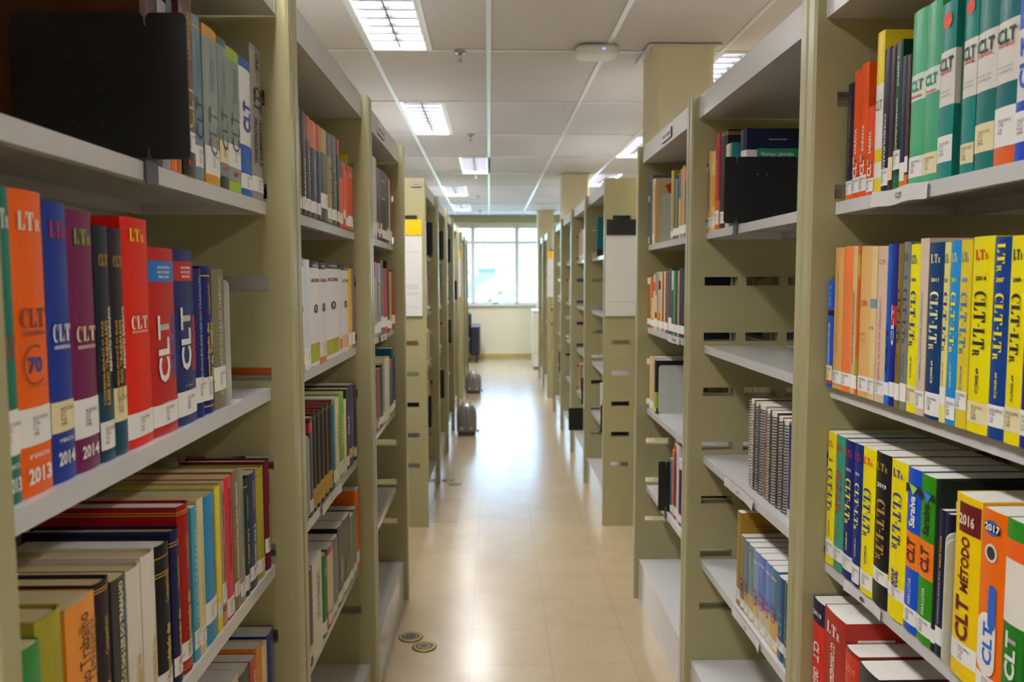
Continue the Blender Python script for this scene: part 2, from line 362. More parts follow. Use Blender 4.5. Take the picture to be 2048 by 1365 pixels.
def bookcase(s, y0, L, label, front=SHELFZ, rear=SHELFZ):
    """s=+1 for the left hand range (faces +X), -1 for the right hand one"""
    k = round(L, 3)
    if k not in _cm: _cm[k] = case_meshes(L)
    me = _cm[k]; xf = -.3926 if s > 0 else .616
    t = thing('bookcase', label, 'bookcase', (xf, y0 if s > 0 else y0+L, 0), 0 if s > 0 else math.pi, 'double sided steel bookcases')
    link('side_panel', me['p0'], t); link('side_panel', me['p1'], t); link('base_shelf', me['base'], t); link('top_panel', me['top'], t)
    for z in front: link('shelf', me['sf'], t, (0, 0, z))
    for z in rear: link('shelf', me['sr'], t, (0, 0, z))
    return t
bookcase(1, .615, .983, 'khaki steel bookcase in the left foreground, tall law books on white shelves')
bookcase(1, 1.602, .957, 'khaki steel bookcase second on the left, white volumes on its second shelf')
bookcase(1, 2.563, .948, 'khaki steel bookcase third on the left, two floor sockets at its foot')
bookcase(-1, .615, .983, 'khaki steel bookcase in the right foreground, rows of yellow and blue books')
bookcase(-1, 1.602, .957, 'khaki steel bookcase second on the right, spiral bound volumes on one shelf')
bookcase(-1, 2.563, .948, 'khaki steel bookcase third on the right, white pillar rising behind its end')
R2 = [4.534, 5.545, 6.555, 7.565]; R3 = [9.56, 10.53]
pw = ['first', 'second', 'third', 'last']
for s, sd in ((1, 'left'), (-1, 'right')):
    for i, y in enumerate(R2): bookcase(s, y, 1.009, 'khaki bookcase on the %s past the cross aisle, %s of four' % (sd, pw[i]))
    for i, y in enumerate(R3): bookcase(s, y, .968, 'khaki bookcase on the far %s by the window wall, %s of two' % (sd, ('nearer', 'farther')[i]))
# ------------------------------------------------------------------ books: local frame has the spine at x=0 facing +x, right edge of spine towards +y
def book_cover(t, h, d, bulge, hb, bands, col):
    """curved spine and two boards as one wrap, cut into colour bands"""
    zs = sorted(set([0, h]+[min(h, max(0, v*h)) for b in bands for v in b[:2]]))
    mats = [mat(col, .45 if hb else .33, spec=.3 if hb else .4, pw=1.2)]; mis = []
    for i in range(len(zs)-1):
        zm = (zs[i]+zs[i+1])/2/h; k = 0
        for b in bands:
            if b[0] <= zm <= b[1]:
                m = mat(b[2], .45 if hb else .33, spec=.3 if hb else .4, pw=1.2)
                if m not in mats: mats.append(m)
                k = mats.index(m)
        mis.append(k)
    th = .0026 if hb else .0009; n = 6; hw = t/2
    def arc(off): return [(bulge*(1-((-1+2*i/n))**2)-off-bulge, (-1+2*i/n)*(hw-off)) for i in range(n+1)]
    oa = [(-d, -hw)]+arc(0)+[(-d, hw)]; ia = [(-d, -hw+th)]+arc(th)+[(-d, hw-th)]
    mb = MB(); m = len(oa)
    for i in range(len(zs)-1):
        z0, z1 = zs[i], zs[i+1]
        for j in range(m-1):
            (x0, y0), (x1, y1) = oa[j], oa[j+1]; mb.quad([(x0, y0, z0), (x1, y1, z0), (x1, y1, z1), (x0, y0, z1)], mis[i], 0 < j < m-2)
            (x0, y0), (x1, y1) = ia[j], ia[j+1]; mb.quad([(x0, y0, z0), (x1, y1, z0), (x1, y1, z1), (x0, y0, z1)], mis[i])
        for j in (0, m-1): mb.quad([(oa[j][0], oa[j][1], z0), (ia[j][0], ia[j][1], z0), (ia[j][0], ia[j][1], z1), (oa[j][0], oa[j][1], z1)], mis[i])
    for z, k in ((0, mis[0]), (h, mis[-1])):
        for j in range(m-1): mb.quad([(*oa[j], z), (*oa[j+1], z), (*ia[j+1], z), (*ia[j], z)], k)
    return mb, mats, arc
def strip(parent, name, m, t, bulge, z0, z1, f0=-1., f1=1., off=.0004):
    """thin label that follows the curve of the spine"""
    mb = MB(); n = 8
    P = [(bulge*(1-(f0+(f1-f0)*i/n)**2)-bulge+off, (f0+(f1-f0)*i/n)*t/2) for i in range(n+1)]
    for j in range(n): mb.quad([(*P[j], z0), (*P[j+1], z0), (*P[j+1], z1), (*P[j], z1)], 0, True)
    return mb.build(name, m, parent)
CALLS = ('34:331(094.4)\nC755c\n%s ed.\n%s', '34:331(094)\nS162\n%s ed.\n%s', '34.331(81)\nCLT\n%s ed.\n%s')
def make_book(name, s, X, z, y0, y1, h, d, col, hb, dx, bands, texts, st, label, group, ex, style):
    t = y1-y0-.0008; ym = (y0+y1)/2
    bulge = min(.007, t*.14) if hb else min(.003, t*.06)
    if ex.get('orn'): bulge = .006
    o = thing(name, label, 'book', (X+s*dx, ym, z+.0006), 0 if s > 0 else math.pi, group)
    if ex.get('orn'): bands = [(a-.004, a+.004, '#5c1c22') for a in (.22, .42, .62, .82)]+[(.05, .07, '#7a6430'), (.94, .96, '#7a6430')]
    mb, mats, arc = book_cover(t, h, d, bulge, hb, bands, col); mb.build('cover', mats, o)
    th = .0028 if hb else .0011; zt = .004 if hb else .0008
    pg = MB(); pg.prism([(x-.0002, y*.999) for x, y in arc(th+.0004)]+[(-d+(.004 if hb else .0006), t/2-th), (-d+(.004 if hb else .0006), -t/2+th)], 'z', zt, h-zt)
    pg.build('pages', M_PAGEW if (s < 0 and z < 1. or s > 0 and z == .52 or hash_(label) % 7 == 0) else (mat('#7a2428', .7) if ex.get('orn') else M_PAGE), o)
    if st:
        m = mat(st[2], .5, vary=.02)
        lb = strip(o, 'call_number_label', m, t, bulge, st[0]*h, st[1]*h)
        if style == 'near' and t > .02:
            k = hash_(label); tx = CALLS[k % 3] % (k % 9+1, 1990+k % 28)
            letter(tx, '#3a3838', 's', lb, .0008, .08*t, (st[0]+.5*(st[1]-st[0]))*h, min(.8*t, .026), min((st[1]-st[0])*h*.75, .02), 'h', 'call_number')
    for q in texts:
        tx, c, zc, ln, sz, dr, sty = q[:7]; so = q[7] if len(q) > 7 else 0
        yo = so*t; f = so*2; xx = bulge*(1-f*f)-bulge+.0007
        if dr == 'h': letter(tx, c, sty, o, xx, yo, zc*h, ln*t, sz*h, 'h')
        else: letter(tx, c, sty, o, xx, yo, zc*h, ln*h, sz*t, dr)
    bl = lambda f: bulge*(1-f*f)-bulge+.0008
    if 'ring' in ex:
        zc, r, c = ex['ring']; mr = MB(); R = r*t
        for i in range(28):
            a0, a1 = math.radians(60+i*9), math.radians(60+(i+1)*9)
            mr.quad([(bl(0), math.cos(a)*q, zc*h+math.sin(a)*q) for a, q in ((a0, R), (a1, R), (a1, R*.9), (a0, R*.9))])
        mr.build('anniversary_ring', mat(c, .5), o)
    if 'ball' in ex:
        mr = MB(); mr.quad([(bl(0), .3*t*math.cos(2*math.pi*i/20), .9*h+.3*t*math.sin(2*math.pi*i/20)) for i in range(20)]); mr.build('cover_emblem', mat('#d8543c', .5), o)
    if 'vee' in ex:
        mr = MB(); mr.quad([(bl(0), -.5*t, .9*h), (bl(0), .5*t, .9*h), (bl(0), .5*t, .85*h), (bl(0), 0, .88*h), (bl(0), -.5*t, .84*h)]); mr.build('dark_band', mat('#23241f', .5), o)
        mr = MB(); mr.quad([(bl(0)+.0003, -.3*t, .905*h), (bl(0)+.0003, .35*t, .895*h), (bl(0)+.0003, .05*t, .84*h)]); mr.build('cover_triangle', mat(ex['vee'], .5), o)
    if 'panel' in ex:
        a, b, c = ex['panel']; strip(o, 'year_panel', mat(c, .4), t, bulge, a*h, b*h, -.62, .95, .0005)
    if 'cap' in ex:
        def caps(nm, c, yc, w_, z0, z1, x):
            mr = MB(); r = w_/2; P = [(x, yc+r*math.cos(a), z1*h-r+r*math.sin(a)) for a in [math.pi*i/12 for i in range(13)]]+[(x, yc+r*math.cos(a), z0*h+r+r*math.sin(a)) for a in [math.pi+math.pi*i/12 for i in range(13)]]
            mr.quad(P); mr.build(nm, mat(c, .4), o)
        caps('white_capsule', '#e6e2da', -.05*t, .72*t, .13, .46, bl(0)-.0002); caps('blue_capsule', '#2464c4', .12*t, .3*t, .38, .62, bl(0)-.0001); caps('year_capsule', '#2464c4', 0, .62*t, .87, .95, bl(0)-.0002)
        mr = MB(); mr.quad([(bl(0), .24*t*math.cos(2*math.pi*i/20), .78*h+.24*t*math.sin(2*math.pi*i/20)) for i in range(20)]); mr.build('seal', mat('#e0dcd4', .4), o)
        mr = MB(); mr.quad([(bl(0)+.0002, .17*t*math.cos(2*math.pi*i/20), .78*h+.17*t*math.sin(2*math.pi*i/20)) for i in range(20)]); mr.build('seal', mat('#3a3836', .4), o)
    near = -t/2-.0005 if s > 0 else t/2+.0005; sg = -1 if s > 0 else 1       # the cover turned to the camera
    if ex.get('bars') or ex.get('barcode'):
        def pl(nm, c, xa, xb_, za, zb, e=0): mr = MB(); mr.quad([(xa, near+sg*e, za), (xb_, near+sg*e, za), (xb_, near+sg*e, zb), (xa, near+sg*e, zb)]); return mr.build(nm, mat(c, .5), o)
        xa = -.025 if ex.get('bars') else -.03; zt_ = h-.045 if ex.get('bars') else h-.03
        p = pl('barcode_label', '#d8d4cc', xa-.07, xa, zt_-.018, zt_+.02 if h < .25 else zt_+.014)
        mr = MB()
        for i in range(22):
            if hash_('b%d' % i) % 3: x_ = xa-.055+i*.0018; mr.quad([(x_, near+sg*.0003, zt_), (x_+.0011, near+sg*.0003, zt_), (x_+.0011, near+sg*.0003, zt_+.009), (x_, near+sg*.0003, zt_+.009)])
        mr.build('barcode_bars', mat('#1c1c1c', .5), p)
    if ex.get('front'):
        for tx, zc, ln, hh, c in (('CONSOLIDAÇÃO', .68, .15, .02, '#5a4010'), ('Armando Casimiro Costa', .86, .12, .009, '#6a5018'), ('Irany Ferrari', .81, .07, .009, '#6a5018'), ('Melchiades Martins', .76, .1, .009, '#6a5018')):
            l = letter(tx, c, 'b', o, -.1, near+sg*.0004, zc*h, ln, hh, 'h', 'cover_lettering', rz=math.pi/2 if s < 0 else -math.pi/2)
    if ex.get('map'):
        P = [(-.03,.0),(-.022,.014),(-.034,.02),(-.046,.026),(-.06,.022),(-.074,.026),(-.092,.016),(-.098,.004),(-.086,-.006),(-.08,-.02),(-.07,-.026),(-.062,-.044),(-.054,-.034),(-.05,-.02),(-.038,-.016)]
        mr = MB(); mr.quad([(x-.02, near+sg*.0004, h*.83+z_*1.0) for x, z_ in P]); mr.build('red_map', mat('#c8321e', .5), o)
        strip(o, 'torn_spine_edge', mat('#c88a34', .8), t, bulge, .02*h, .9*h, .6, 1., .0006)
    return o
def hash_(s):
    k = 7
    for ch in s: k = (k*31+ord(ch)) % 1000003
    return k
def unique_labels(items, loc):
    """items: descriptions in order from the camera outwards"""
    n = {}
    for d in items: n[d] = n.get(d, 0)+1
    seen = {}; out = []
    for d in items:
        if n[d] == 1: out.append('%s, %s' % (d, loc)); continue
        i = seen.get(d, 0); seen[d] = i+1
        if n[d] == 2: w_ = ('nearer', 'farther')[i]
        else: w_ = ('nearest', 'second nearest', 'third nearest', 'fourth nearest', 'fifth nearest', 'sixth nearest')[i] if i < n[d]-1 else 'farthest'
        out.append('%s, %s, %s' % (d, w_, loc))
    return out
# books read off the photograph: near edge, far edge, height, depth, colour, hardback, offset, bands, lettering, call label, description, extras
SHELVED = [
('L1',1,-0.45,1.58,'top shelf, left foreground bookcase','near',[
  (1.0641, 1.1082, 0.245, 0.2, '#5a3524', 1, 0, [], [], None, 'tall brown book rising behind the black bookend', {}),
  (1.1082, 1.1368, 0.225, 0.19, '#9d9aa2', 0, 0, [], [], None, 'grey book beside the tall brown one', {}),
  (1.1368, 1.1579, 0.235, 0.165, '#2b2d3f', 0, 0, [(0, 0.11, '#d97f2a')], [], (0.11, 0.19, '#e3d6a8'), 'navy orange-footed book beside the bookend clip', {}),
  (1.1579, 1.1743, 0.2, 0.165, '#b86a28', 0, 0, [], [], (0.12, 0.2, '#e3d6a8'), 'thin orange-footed book beside the maroon spine', {}),
  (1.1743, 1.2233, 0.27, 0.165, '#6b3b40', 0, 0.004, [(0, 0.13, '#2b2426')], [('CLT','#d9a936', 0.38, 0.24, 0.55, 'u','s'), ('COMENTADA','#d9a936', 0.75, 0.25, 0.3, 'u','s'), ('RT','#b03030', 0.07, 0.5, 0.03, 'h','b')], (0.13, 0.24, '#e8e6e2'), 'maroon book with gold CLT', {}),
  (1.2233, 1.2746, 0.245, 0.165, '#7c98a6', 1, 0, [(0.93, 0.94, '#d9a936')], [('CLT','#1e2c34', 0.38, 0.25, 0.55, 'u','s'), ('COMENTADA','#5f7d8b', 0.7, 0.25, 0.3, 'u','s')], (0.08, 0.21, '#e8e6e2'), 'steel blue hardback with black CLT', {}),
  (1.2746, 1.3411, 0.245, 0.165, '#9aa39f', 0, 0, [(0, 0.06, '#d8a321'), (0.93, 1, '#d8a321')], [('CLT','#5d6663', 0.34, 0.3, 0.5, 'u','s'), ('COMENTADA','#6d7673', 0.7, 0.22, 0.3, 'u','s')], (0.06, 0.24, '#e8e6e2'), 'grey book with amber ends', {}),
  (1.3411, 1.3836, 0.245, 0.165, '#8d9b9a', 0, 0, [(0, 0.08, '#254744'), (0.95, 1, '#3f6864')], [('CLT','#3f4b4a', 0.4, 0.28, 0.6, 'u','s'), ('Legislação','#5d6a69', 0.75, 0.25, 0.3, 'u','s'), ('RT','#c03030', 0.13, 0.6, 0.03, 'h','b')], (0.17, 0.32, '#e3d6a8'), 'thin grey book with dark teal foot', {}),
  (1.3836, 1.4512, 0.242, 0.165, '#8f9b95', 0, 0, [(0, 0.07, '#a9c32c'), (0.92, 1, '#a9c32c')], [('CLT','#44504c', 0.42, 0.27, 0.55, 'u','s'), ('Comentada','#5f6b67', 0.75, 0.25, 0.3, 'u','s'), ('RT','#c03030', 0.12, 0.4, 0.03, 'h','b')], (0.17, 0.33, '#e8e6e2'), 'grey book with lime green ends', {}),
  (1.4512, 1.5164, 0.244, 0.165, '#e9e8ea', 0, 0, [(0, 0.05, '#2b6fc0'), (0.14, 0.37, '#2b6fc0'), (0.93, 1, '#2b6fc0')], [('CLT','#2257a8', 0.58, 0.22, 0.6, 'u','b')], (0.05, 0.16, '#e8e6e2'), 'white book with blue arrow shapes', {}),
  (1.5164, 1.5879, 0.285, 0.2, '#a29d95', 0, 0, [], [('CLT','#1d1b1c', 0.66, 0.16, 0.6, 'd','b'), ('ACADEMICA E','#1d1b1c', 0.38, 0.3, 0.28, 'd','b', 0.2), ('PROFISSIONAL','#1d1b1c', 0.38, 0.3, 0.28, 'd','b', -0.2), ('LTR 85','#2b292a', 0.9, 0.1, 0.3, 'd','b')], (0.05, 0.15, '#e8e6e2'), 'grey book lettered CLT academica e profissional', {}),
]),
('L2',1,-0.452,1.22,'second shelf, left foreground bookcase','near',[
  (0.7307, 0.7597, 0.297, 0.165, '#0f7f6d', 0, 0, [], [('LTr','#e8e6e2', 0.9, 0.7, 0.06, 'h','f'), ('CLT','#9c4a3d', 0.5, 0.8, 0.07, 'h','f'), ('8ª EDIÇÃO','#e8e6e2', 0.12, 0.7, 0.02, 'h','b'), ('2013','#e8e6e2', 0.06, 0.75, 0.05, 'h','b')], (0.155, 0.3, '#e8e6e2'), 'green book with white 2013 foot', {}),
  (0.7597, 0.8156, 0.297, 0.165, '#ee7424', 0, 0, [], [('LTr','#e8e6e2', 0.9, 0.68, 0.06, 'h','f'), ('CLT','#7b3a3c', 0.585, 0.72, 0.065, 'h','f'), ('ORGANIZADA','#7b3a3c', 0.535, 0.7, 0.016, 'h','b'), ('70','#27418c', 0.43, 0.45, 0.055, 'h','b'), ('Anos da Consolidação','#9a4c3a', 0.36, 0.7, 0.012, 'h','s'), ('8ª EDIÇÃO','#e8e6e2', 0.13, 0.6, 0.02, 'h','b'), ('2013','#e8e6e2', 0.065, 0.72, 0.055, 'h','b')], (0.165, 0.29, '#e8e6e2'), 'orange book with white 2013 foot', {'ring': (0.43, 0.36, '#7b3a3c')}),
  (0.8156, 0.86, 0.291, 0.165, '#25479f', 0, 0, [], [('LTr','#c0293a', 0.9, 0.68, 0.06, 'h','f'), ('CLT','#e8e6e2', 0.535, 0.75, 0.065, 'h','f'), ('ORGANIZADA','#e8e6e2', 0.485, 0.7, 0.014, 'h','b'), ('9ª EDIÇÃO','#e8e6e2', 0.15, 0.6, 0.02, 'h','b'), ('2014','#e8e6e2', 0.085, 0.72, 0.05, 'h','b')], (0.18, 0.29, '#e3d6a8'), 'blue book with white 2014 foot', {}),
  (0.86, 0.9142, 0.286, 0.165, '#812a63', 0, 0, [], [('LTr','#79b42f', 0.9, 0.68, 0.06, 'h','f'), ('CLT','#e7dcae', 0.53, 0.75, 0.06, 'h','f'), ('ORGANIZADA','#e7dcae', 0.48, 0.7, 0.014, 'h','b'), ('2014','#e8e6e2', 0.075, 0.68, 0.05, 'h','b')], (0.13, 0.28, '#e8e6e2'), 'purple book with white 2014 foot', {}),
  (0.9142, 0.9483, 0.273, 0.165, '#20303f', 0, 0, [(0, 0.3, '#1d5064')], [('CONSOLIDAÇÃO DAS','#c79a3a', 0.42, 0.36, 0.22, 'u','b', -0.22), ('LEIS DO TRABALHO','#c79a3a', 0.42, 0.36, 0.22, 'u','b', 0.03), ('RENATO SARAIVA','#e8e6e2', 0.52, 0.28, 0.16, 'u','b', 0.33), ('CLT','#c79a3a', 0.855, 0.62, 0.05, 'h','f')], (0.05, 0.17, '#e8e6e2'), 'teal-footed navy book with gold lettering, white sticker', {}),
  (0.9483, 0.983, 0.272, 0.165, '#2c2b3e', 0, 0, [(0, 0.2, '#21566b'), (0.6, 1, '#33283a')], [('CONSOLIDAÇÃO DAS','#c79a3a', 0.42, 0.36, 0.22, 'u','b', -0.22), ('LEIS DO TRABALHO','#c79a3a', 0.42, 0.36, 0.22, 'u','b', 0.03), ('RENATO SARAIVA','#e8e6e2', 0.52, 0.28, 0.16, 'u','b', 0.33), ('CLT','#c79a3a', 0.855, 0.62, 0.05, 'h','f')], (0.15, 0.3, '#e3d6a8'), 'navy book with gold lettering and cream sticker', {}),
  (0.983, 1.0574, 0.288, 0.175, '#e2291c', 0, 0, [], [('LTr','#f2e02a', 0.925, 0.55, 0.055, 'h','f'), ('CLT','#f3e6da', 0.545, 0.62, 0.06, 'h','f'), ('ORGANIZADA','#f3b9a4', 0.505, 0.6, 0.012, 'h','b')], (0.04, 0.15, '#e8e6e2'), 'bright red book with yellow mark and slim CLT', {}),
  (1.0574, 1.1393, 0.254, 0.165, '#c22a2c', 0, 0, [(0.82, 0.93, '#2f86cf')], [('CLT','#e8e6e2', 0.46, 0.36, 0.45, 'u','b', -0.08), ('ORGANIZADA','#2a5fb4', 0.47, 0.33, 0.17, 'u','b', 0.34), ('LEONE PEREIRA','#e8e6e2', 0.895, 0.5, 0.014, 'h','b'), ('MARCOS SCALERCIO','#e8e6e2', 0.87, 0.5, 0.014, 'h','b'), ('RENATA ORSI','#e8e6e2', 0.845, 0.4, 0.014, 'h','b'), ('2.ª edição','#e8e6e2', 0.17, 0.4, 0.014, 'h','s')], (0.05, 0.165, '#e8e6e2'), 'red book with blue band and tall white CLT', {}),
  (1.1393, 1.2118, 0.255, 0.165, '#213a78', 0, 0, [(0.82, 0.93, '#c2303a')], [('CLT','#e8e6e2', 0.49, 0.36, 0.5, 'u','b', -0.08), ('ORGANIZADA','#cf3340', 0.46, 0.33, 0.2, 'u','b', 0.36), ('LEONE PEREIRA','#e8e6e2', 0.895, 0.5, 0.014, 'h','b'), ('MARCOS SCALERCIO','#e8e6e2', 0.87, 0.5, 0.014, 'h','b'), ('RENATA ORSI','#e8e6e2', 0.845, 0.4, 0.014, 'h','b'), ('4.ª edição','#e8e6e2', 0.22, 0.4, 0.014, 'h','s')], (0.05, 0.19, '#e8e6e2'), 'dark blue book with red band and tall white CLT', {}),
  (1.2118, 1.2468, 0.228, 0.165, '#2a3a78', 1, 0, [], [('CONSOLIDAÇÃO DAS LEIS DO TRABALHO','#c9c8c0', 0.54, 0.8, 0.36, 'u','s')], (0.1, 0.27, '#e8e6e2'), 'slim navy book with silver lettering', {}),
  (1.2468, 1.2886, 0.232, 0.165, '#27307c', 1, 0, [(0.93, 0.94, '#d9a936'), (0.045, 0.055, '#d9a936')], [('Consolidação das','#c9ac46', 0.42, 0.4, 0.3, 'u','b', -0.15), ('Leis do Trabalho','#c9ac46', 0.42, 0.4, 0.3, 'u','b', 0.2), ('Campanhole','#c9ac46', 0.78, 0.2, 0.3, 'u','s')], (0.09, 0.25, '#e8e6e2'), 'slim blue hardback with gold lines', {}),
  (1.2886, 1.3453, 0.228, 0.165, '#8a846c', 0, 0, [], [('CONSOLIDAÇÃO DAS LEIS DO TRABALHO','#ddd8b8', 0.52, 0.85, 0.35, 'u','s'), ('Campanhole','#a0503c', 0.78, 0.3, 0.15, 'u','s', 0.35)], (0.13, 0.3, '#e8e6e2'), 'grey olive book with pale lettering', {}),
]),
('L3',1,-0.452,0.865,'third shelf, left foreground bookcase','near',[
  (0.746, 0.776, 0.221, 0.165, '#3c8f4a', 0, 0, [], [('CLT','#dcdcc0', 0.6, 0.4, 0.5, 'u','s')], None, 'torn green book', {}),
  (0.776, 0.824, 0.236, 0.2, '#a9a13c', 1, 0, [], [], None, 'mustard cloth book', {}),
  (0.824, 0.886, 0.227, 0.19, '#e29a3f', 0, 0, [], [('Leis do Trabalho','#1e1c1c', 0.68, 0.5, 0.34, 'u','s'), ('CAMPANHOLE','#5f4a2c', 0.72, 0.3, 0.26, 'u','s', 0.33)], None, 'orange book lettered do trabalho', {}),
  (0.886, 0.923, 0.23, 0.2, '#3a2b31', 1, 0, [(0.95, 0.955, '#d9a936'), (0.965, 0.97, '#d9a936')], [('Consolidação das','#c7ac4c', 0.3, 0.36, 0.32, 'u','b'), ('Campanhole','#c7ac4c', 0.72, 0.2, 0.26, 'u','s')], None, 'dark brown hardback with gold lines', {}),
  (0.923, 0.96, 0.22, 0.2, '#4c4a46', 0, 0, [], [('CONSOLIDAÇÃO DAS LEIS DO TRABALHO','#d9d2a6', 0.55, 0.85, 0.42, 'u','b'), ('CAMPANHOLE','#4f86a8', 0.75, 0.3, 0.15, 'u','b', 0.38)], None, 'charcoal book with pale capital lettering', {}),
  (0.96, 1.009, 0.215, 0.2, '#d9d3c8', 1, 0, [], [('Consolidação das','#c7ac4c', 0.3, 0.36, 0.32, 'u','b')], None, 'white hardback with faint gold lettering', {}),
  (1.009, 1.049, 0.219, 0.2, '#dcd6cb', 1, 0, [], [('Consolidação das','#c7ac4c', 0.3, 0.36, 0.32, 'u','b')], None, 'white hardback with faint gold lettering', {}),
  (1.049, 1.098, 0.217, 0.2, '#222226', 1, 0, [(0.92, 0.926, '#d9a936'), (0.82, 0.826, '#d9a936'), (0.8, 0.806, '#d9a936')], [('Consolidação das','#c7ac4c', 0.3, 0.36, 0.32, 'u','b'), ('Campanhole','#c7ac4c', 0.72, 0.2, 0.26, 'u','s')], (0.06, 0.18, '#e8e6e2'), 'black hardback with gold lines', {}),
  (1.098, 1.1273, 0.224, 0.205, '#25265c', 1, 0, [(0.9, 0.906, '#d9a936'), (0.92, 0.926, '#d9a936')], [('Consolidação das','#c7ac4c', 0.3, 0.36, 0.32, 'u','b'), ('Campanhole','#c7ac4c', 0.72, 0.2, 0.26, 'u','s')], (0.06, 0.18, '#e8e6e2'), 'navy hardback beside the black one', {}),
  (1.1273, 1.169, 0.25, 0.21, '#a81c1f', 1, 0, [(0.03, 0.035, '#d9a936'), (0.05, 0.055, '#d9a936'), (0.95, 0.955, '#d9a936'), (0.965, 0.97, '#d9a936')], [('Consolidação das','#c7ac4c', 0.3, 0.36, 0.32, 'u','b'), ('Campanhole','#c7ac4c', 0.72, 0.2, 0.26, 'u','s')], (0.08, 0.19, '#e8e6e2'), 'tall deep red hardback with gold lines', {}),
  (1.169, 1.1925, 0.237, 0.165, '#4aa5bd', 0, 0, [], [('LEIS DO TRABALHO','#c9d8d0', 0.55, 0.6, 0.4, 'u','s')], (0.08, 0.2, '#e8e6e2'), 'worn light blue paperback', {}),
  (1.1925, 1.2181, 0.242, 0.165, '#dccb94', 0, 0, [], [('CONSOLIDAÇÃO','#8a9a8a', 0.55, 0.6, 0.3, 'u','s')], (0.06, 0.17, '#e8e6e2'), 'yellowed cream paperback', {}),
  (1.2181, 1.2703, 0.238, 0.165, '#1790bd', 0, 0, [], [('CONSOLIDAÇÃO DAS LEIS','#20588a', 0.6, 0.5, 0.22, 'u','s', 0.2)], (0.14, 0.29, '#e8e6e2'), 'chipped bright blue paperback', {}),
  (1.2703, 1.2919, 0.241, 0.165, '#e3d33c', 0, 0, [], [], (0.1, 0.2, '#e8e6e2'), 'thin bright yellow paperback', {}),
  (1.2919, 1.3143, 0.243, 0.165, '#b89b74', 0, 0, [(0.1, 0.14, '#a82a3a')], [('CONSOLIDAÇÃO DAS LEIS DO TRAB','#2a2422', 0.6, 0.65, 0.4, 'u','b')], (0.16, 0.3, '#e8e6e2'), 'tan paperback with black lettering', {}),
  (1.3143, 1.3546, 0.244, 0.165, '#dc2a50', 0, 0, [], [('CONSOLIDAÇÃO DAS LEIS DO','#3a2028', 0.62, 0.6, 0.35, 'u','b')], (0.02, 0.15, '#e8e6e2'), 'crimson paperback', {}),
  (1.3546, 1.3861, 0.246, 0.165, '#8f7a55', 0, 0, [], [('CONSOLIDAÇÃO DAS LEIS DO TRABALHO','#e3dcc8', 0.57, 0.7, 0.45, 'u','b')], (0.1, 0.2, '#e8e6e2'), 'brown paperback with white capitals', {}),
  (1.3861, 1.4147, 0.241, 0.165, '#9a968c', 0, 0, [], [('CAMPANHOLE','#5d5a54', 0.6, 0.5, 0.35, 'u','s')], (0.05, 0.15, '#e8e6e2'), 'grey paperback beside the brown one', {}),
  (1.4147, 1.4444, 0.216, 0.165, '#1f4a3c', 1, 0, [(0.93, 0.94, '#d9a936')], [('Comentários à','#cfb24e', 0.42, 0.3, 0.35, 'u','b'), ('Valentin','#cfb24e', 0.75, 0.2, 0.3, 'u','s')], (0.05, 0.18, '#e8e6e2'), 'slim dark green hardback', {}),
  (1.4444, 1.4914, 0.218, 0.165, '#2b3a66', 0, 0, [], [('VALENTIN','#aab2c4', 0.8, 0.25, 0.3, 'u','s'), ('Comentários à','#c3c8d4', 0.35, 0.4, 0.35, 'u','b')], (0.08, 0.2, '#e8e6e2'), 'navy book with silver lettering', {}),
  (1.4914, 1.5484, 0.214, 0.165, '#b3a93e', 1, 0, [(0.94, 0.945, '#7a7020')], [], (0.06, 0.18, '#e8e6e2'), 'mustard hardback with gold lines', {}),
  (1.5484, 1.5839, 0.219, 0.165, '#7a2130', 1, 0, [], [('Consolidação','#c7a34c', 0.4, 0.4, 0.35, 'u','b'), ('Volume Completo','#c7a34c', 0.9, 0.8, 0.02, 'h','s')], (0.16, 0.29, '#e8e6e2'), 'tall maroon book against the upright', {}),
]),
('L4',1,-0.452,0.52,'fourth shelf, left foreground bookcase','near',[
  (1.265, 1.363, 0.242, 0.2, '#d8cfae', 0, 0, [], [], None, 'cream book showing a barcode', {'barcode': 1}),
  (1.363, 1.426, 0.225, 0.165, '#3c4a3c', 0, 0, [], [], None, 'dark green book', {}),
  (1.426, 1.462, 0.223, 0.165, '#c94a30', 0, 0, [], [('TRABALHO','#e8d9c0', 0.7, 0.4, 0.4, 'u','b')], None, 'red orange book', {}),
  (1.462, 1.499, 0.231, 0.165, '#d98d2c', 0, 0, [], [], None, 'amber book', {}),
  (1.499, 1.532, 0.218, 0.165, '#ddcfa0', 0, 0, [], [], None, 'cream paperback beside the blue one', {}),
  (1.532, 1.583, 0.223, 0.165, '#22358f', 0, 0, [], [('CONSOLIDAÇÃO','#b9bfdc', 0.72, 0.4, 0.3, 'u','s')], None, 'blue book against the upright', {}),
]),
('LB1',1,-0.452,1.58,'top shelf, left second bookcase','near',[
  (1.8539, 1.9094, 0.244, 0.165, '#2c2a2c', 0, 0, [], [('LEIS DO TRABALHO','#b08f4a', 0.4, 0.5, 0.35, 'u','b')], (0.05, 0.17, '#e8e6e2'), 'black book lettered do trabalho', {}),
  (1.9094, 1.9491, 0.242, 0.165, '#353334', 0, 0, [], [('TRABALHO','#cfcfcf', 0.35, 0.4, 0.35, 'u','b')], (0.05, 0.17, '#e8e6e2'), 'charcoal book with red accent', {}),
  (1.9491, 2.0013, 0.24, 0.165, '#4a2a2a', 0, 0, [(0.76, 1, '#a85a32')], [('CONSOLIDAÇÃO','#cfcfcf', 0.45, 0.4, 0.3, 'u','s')], (0.05, 0.17, '#e8e6e2'), 'dark maroon book with rust top', {}),
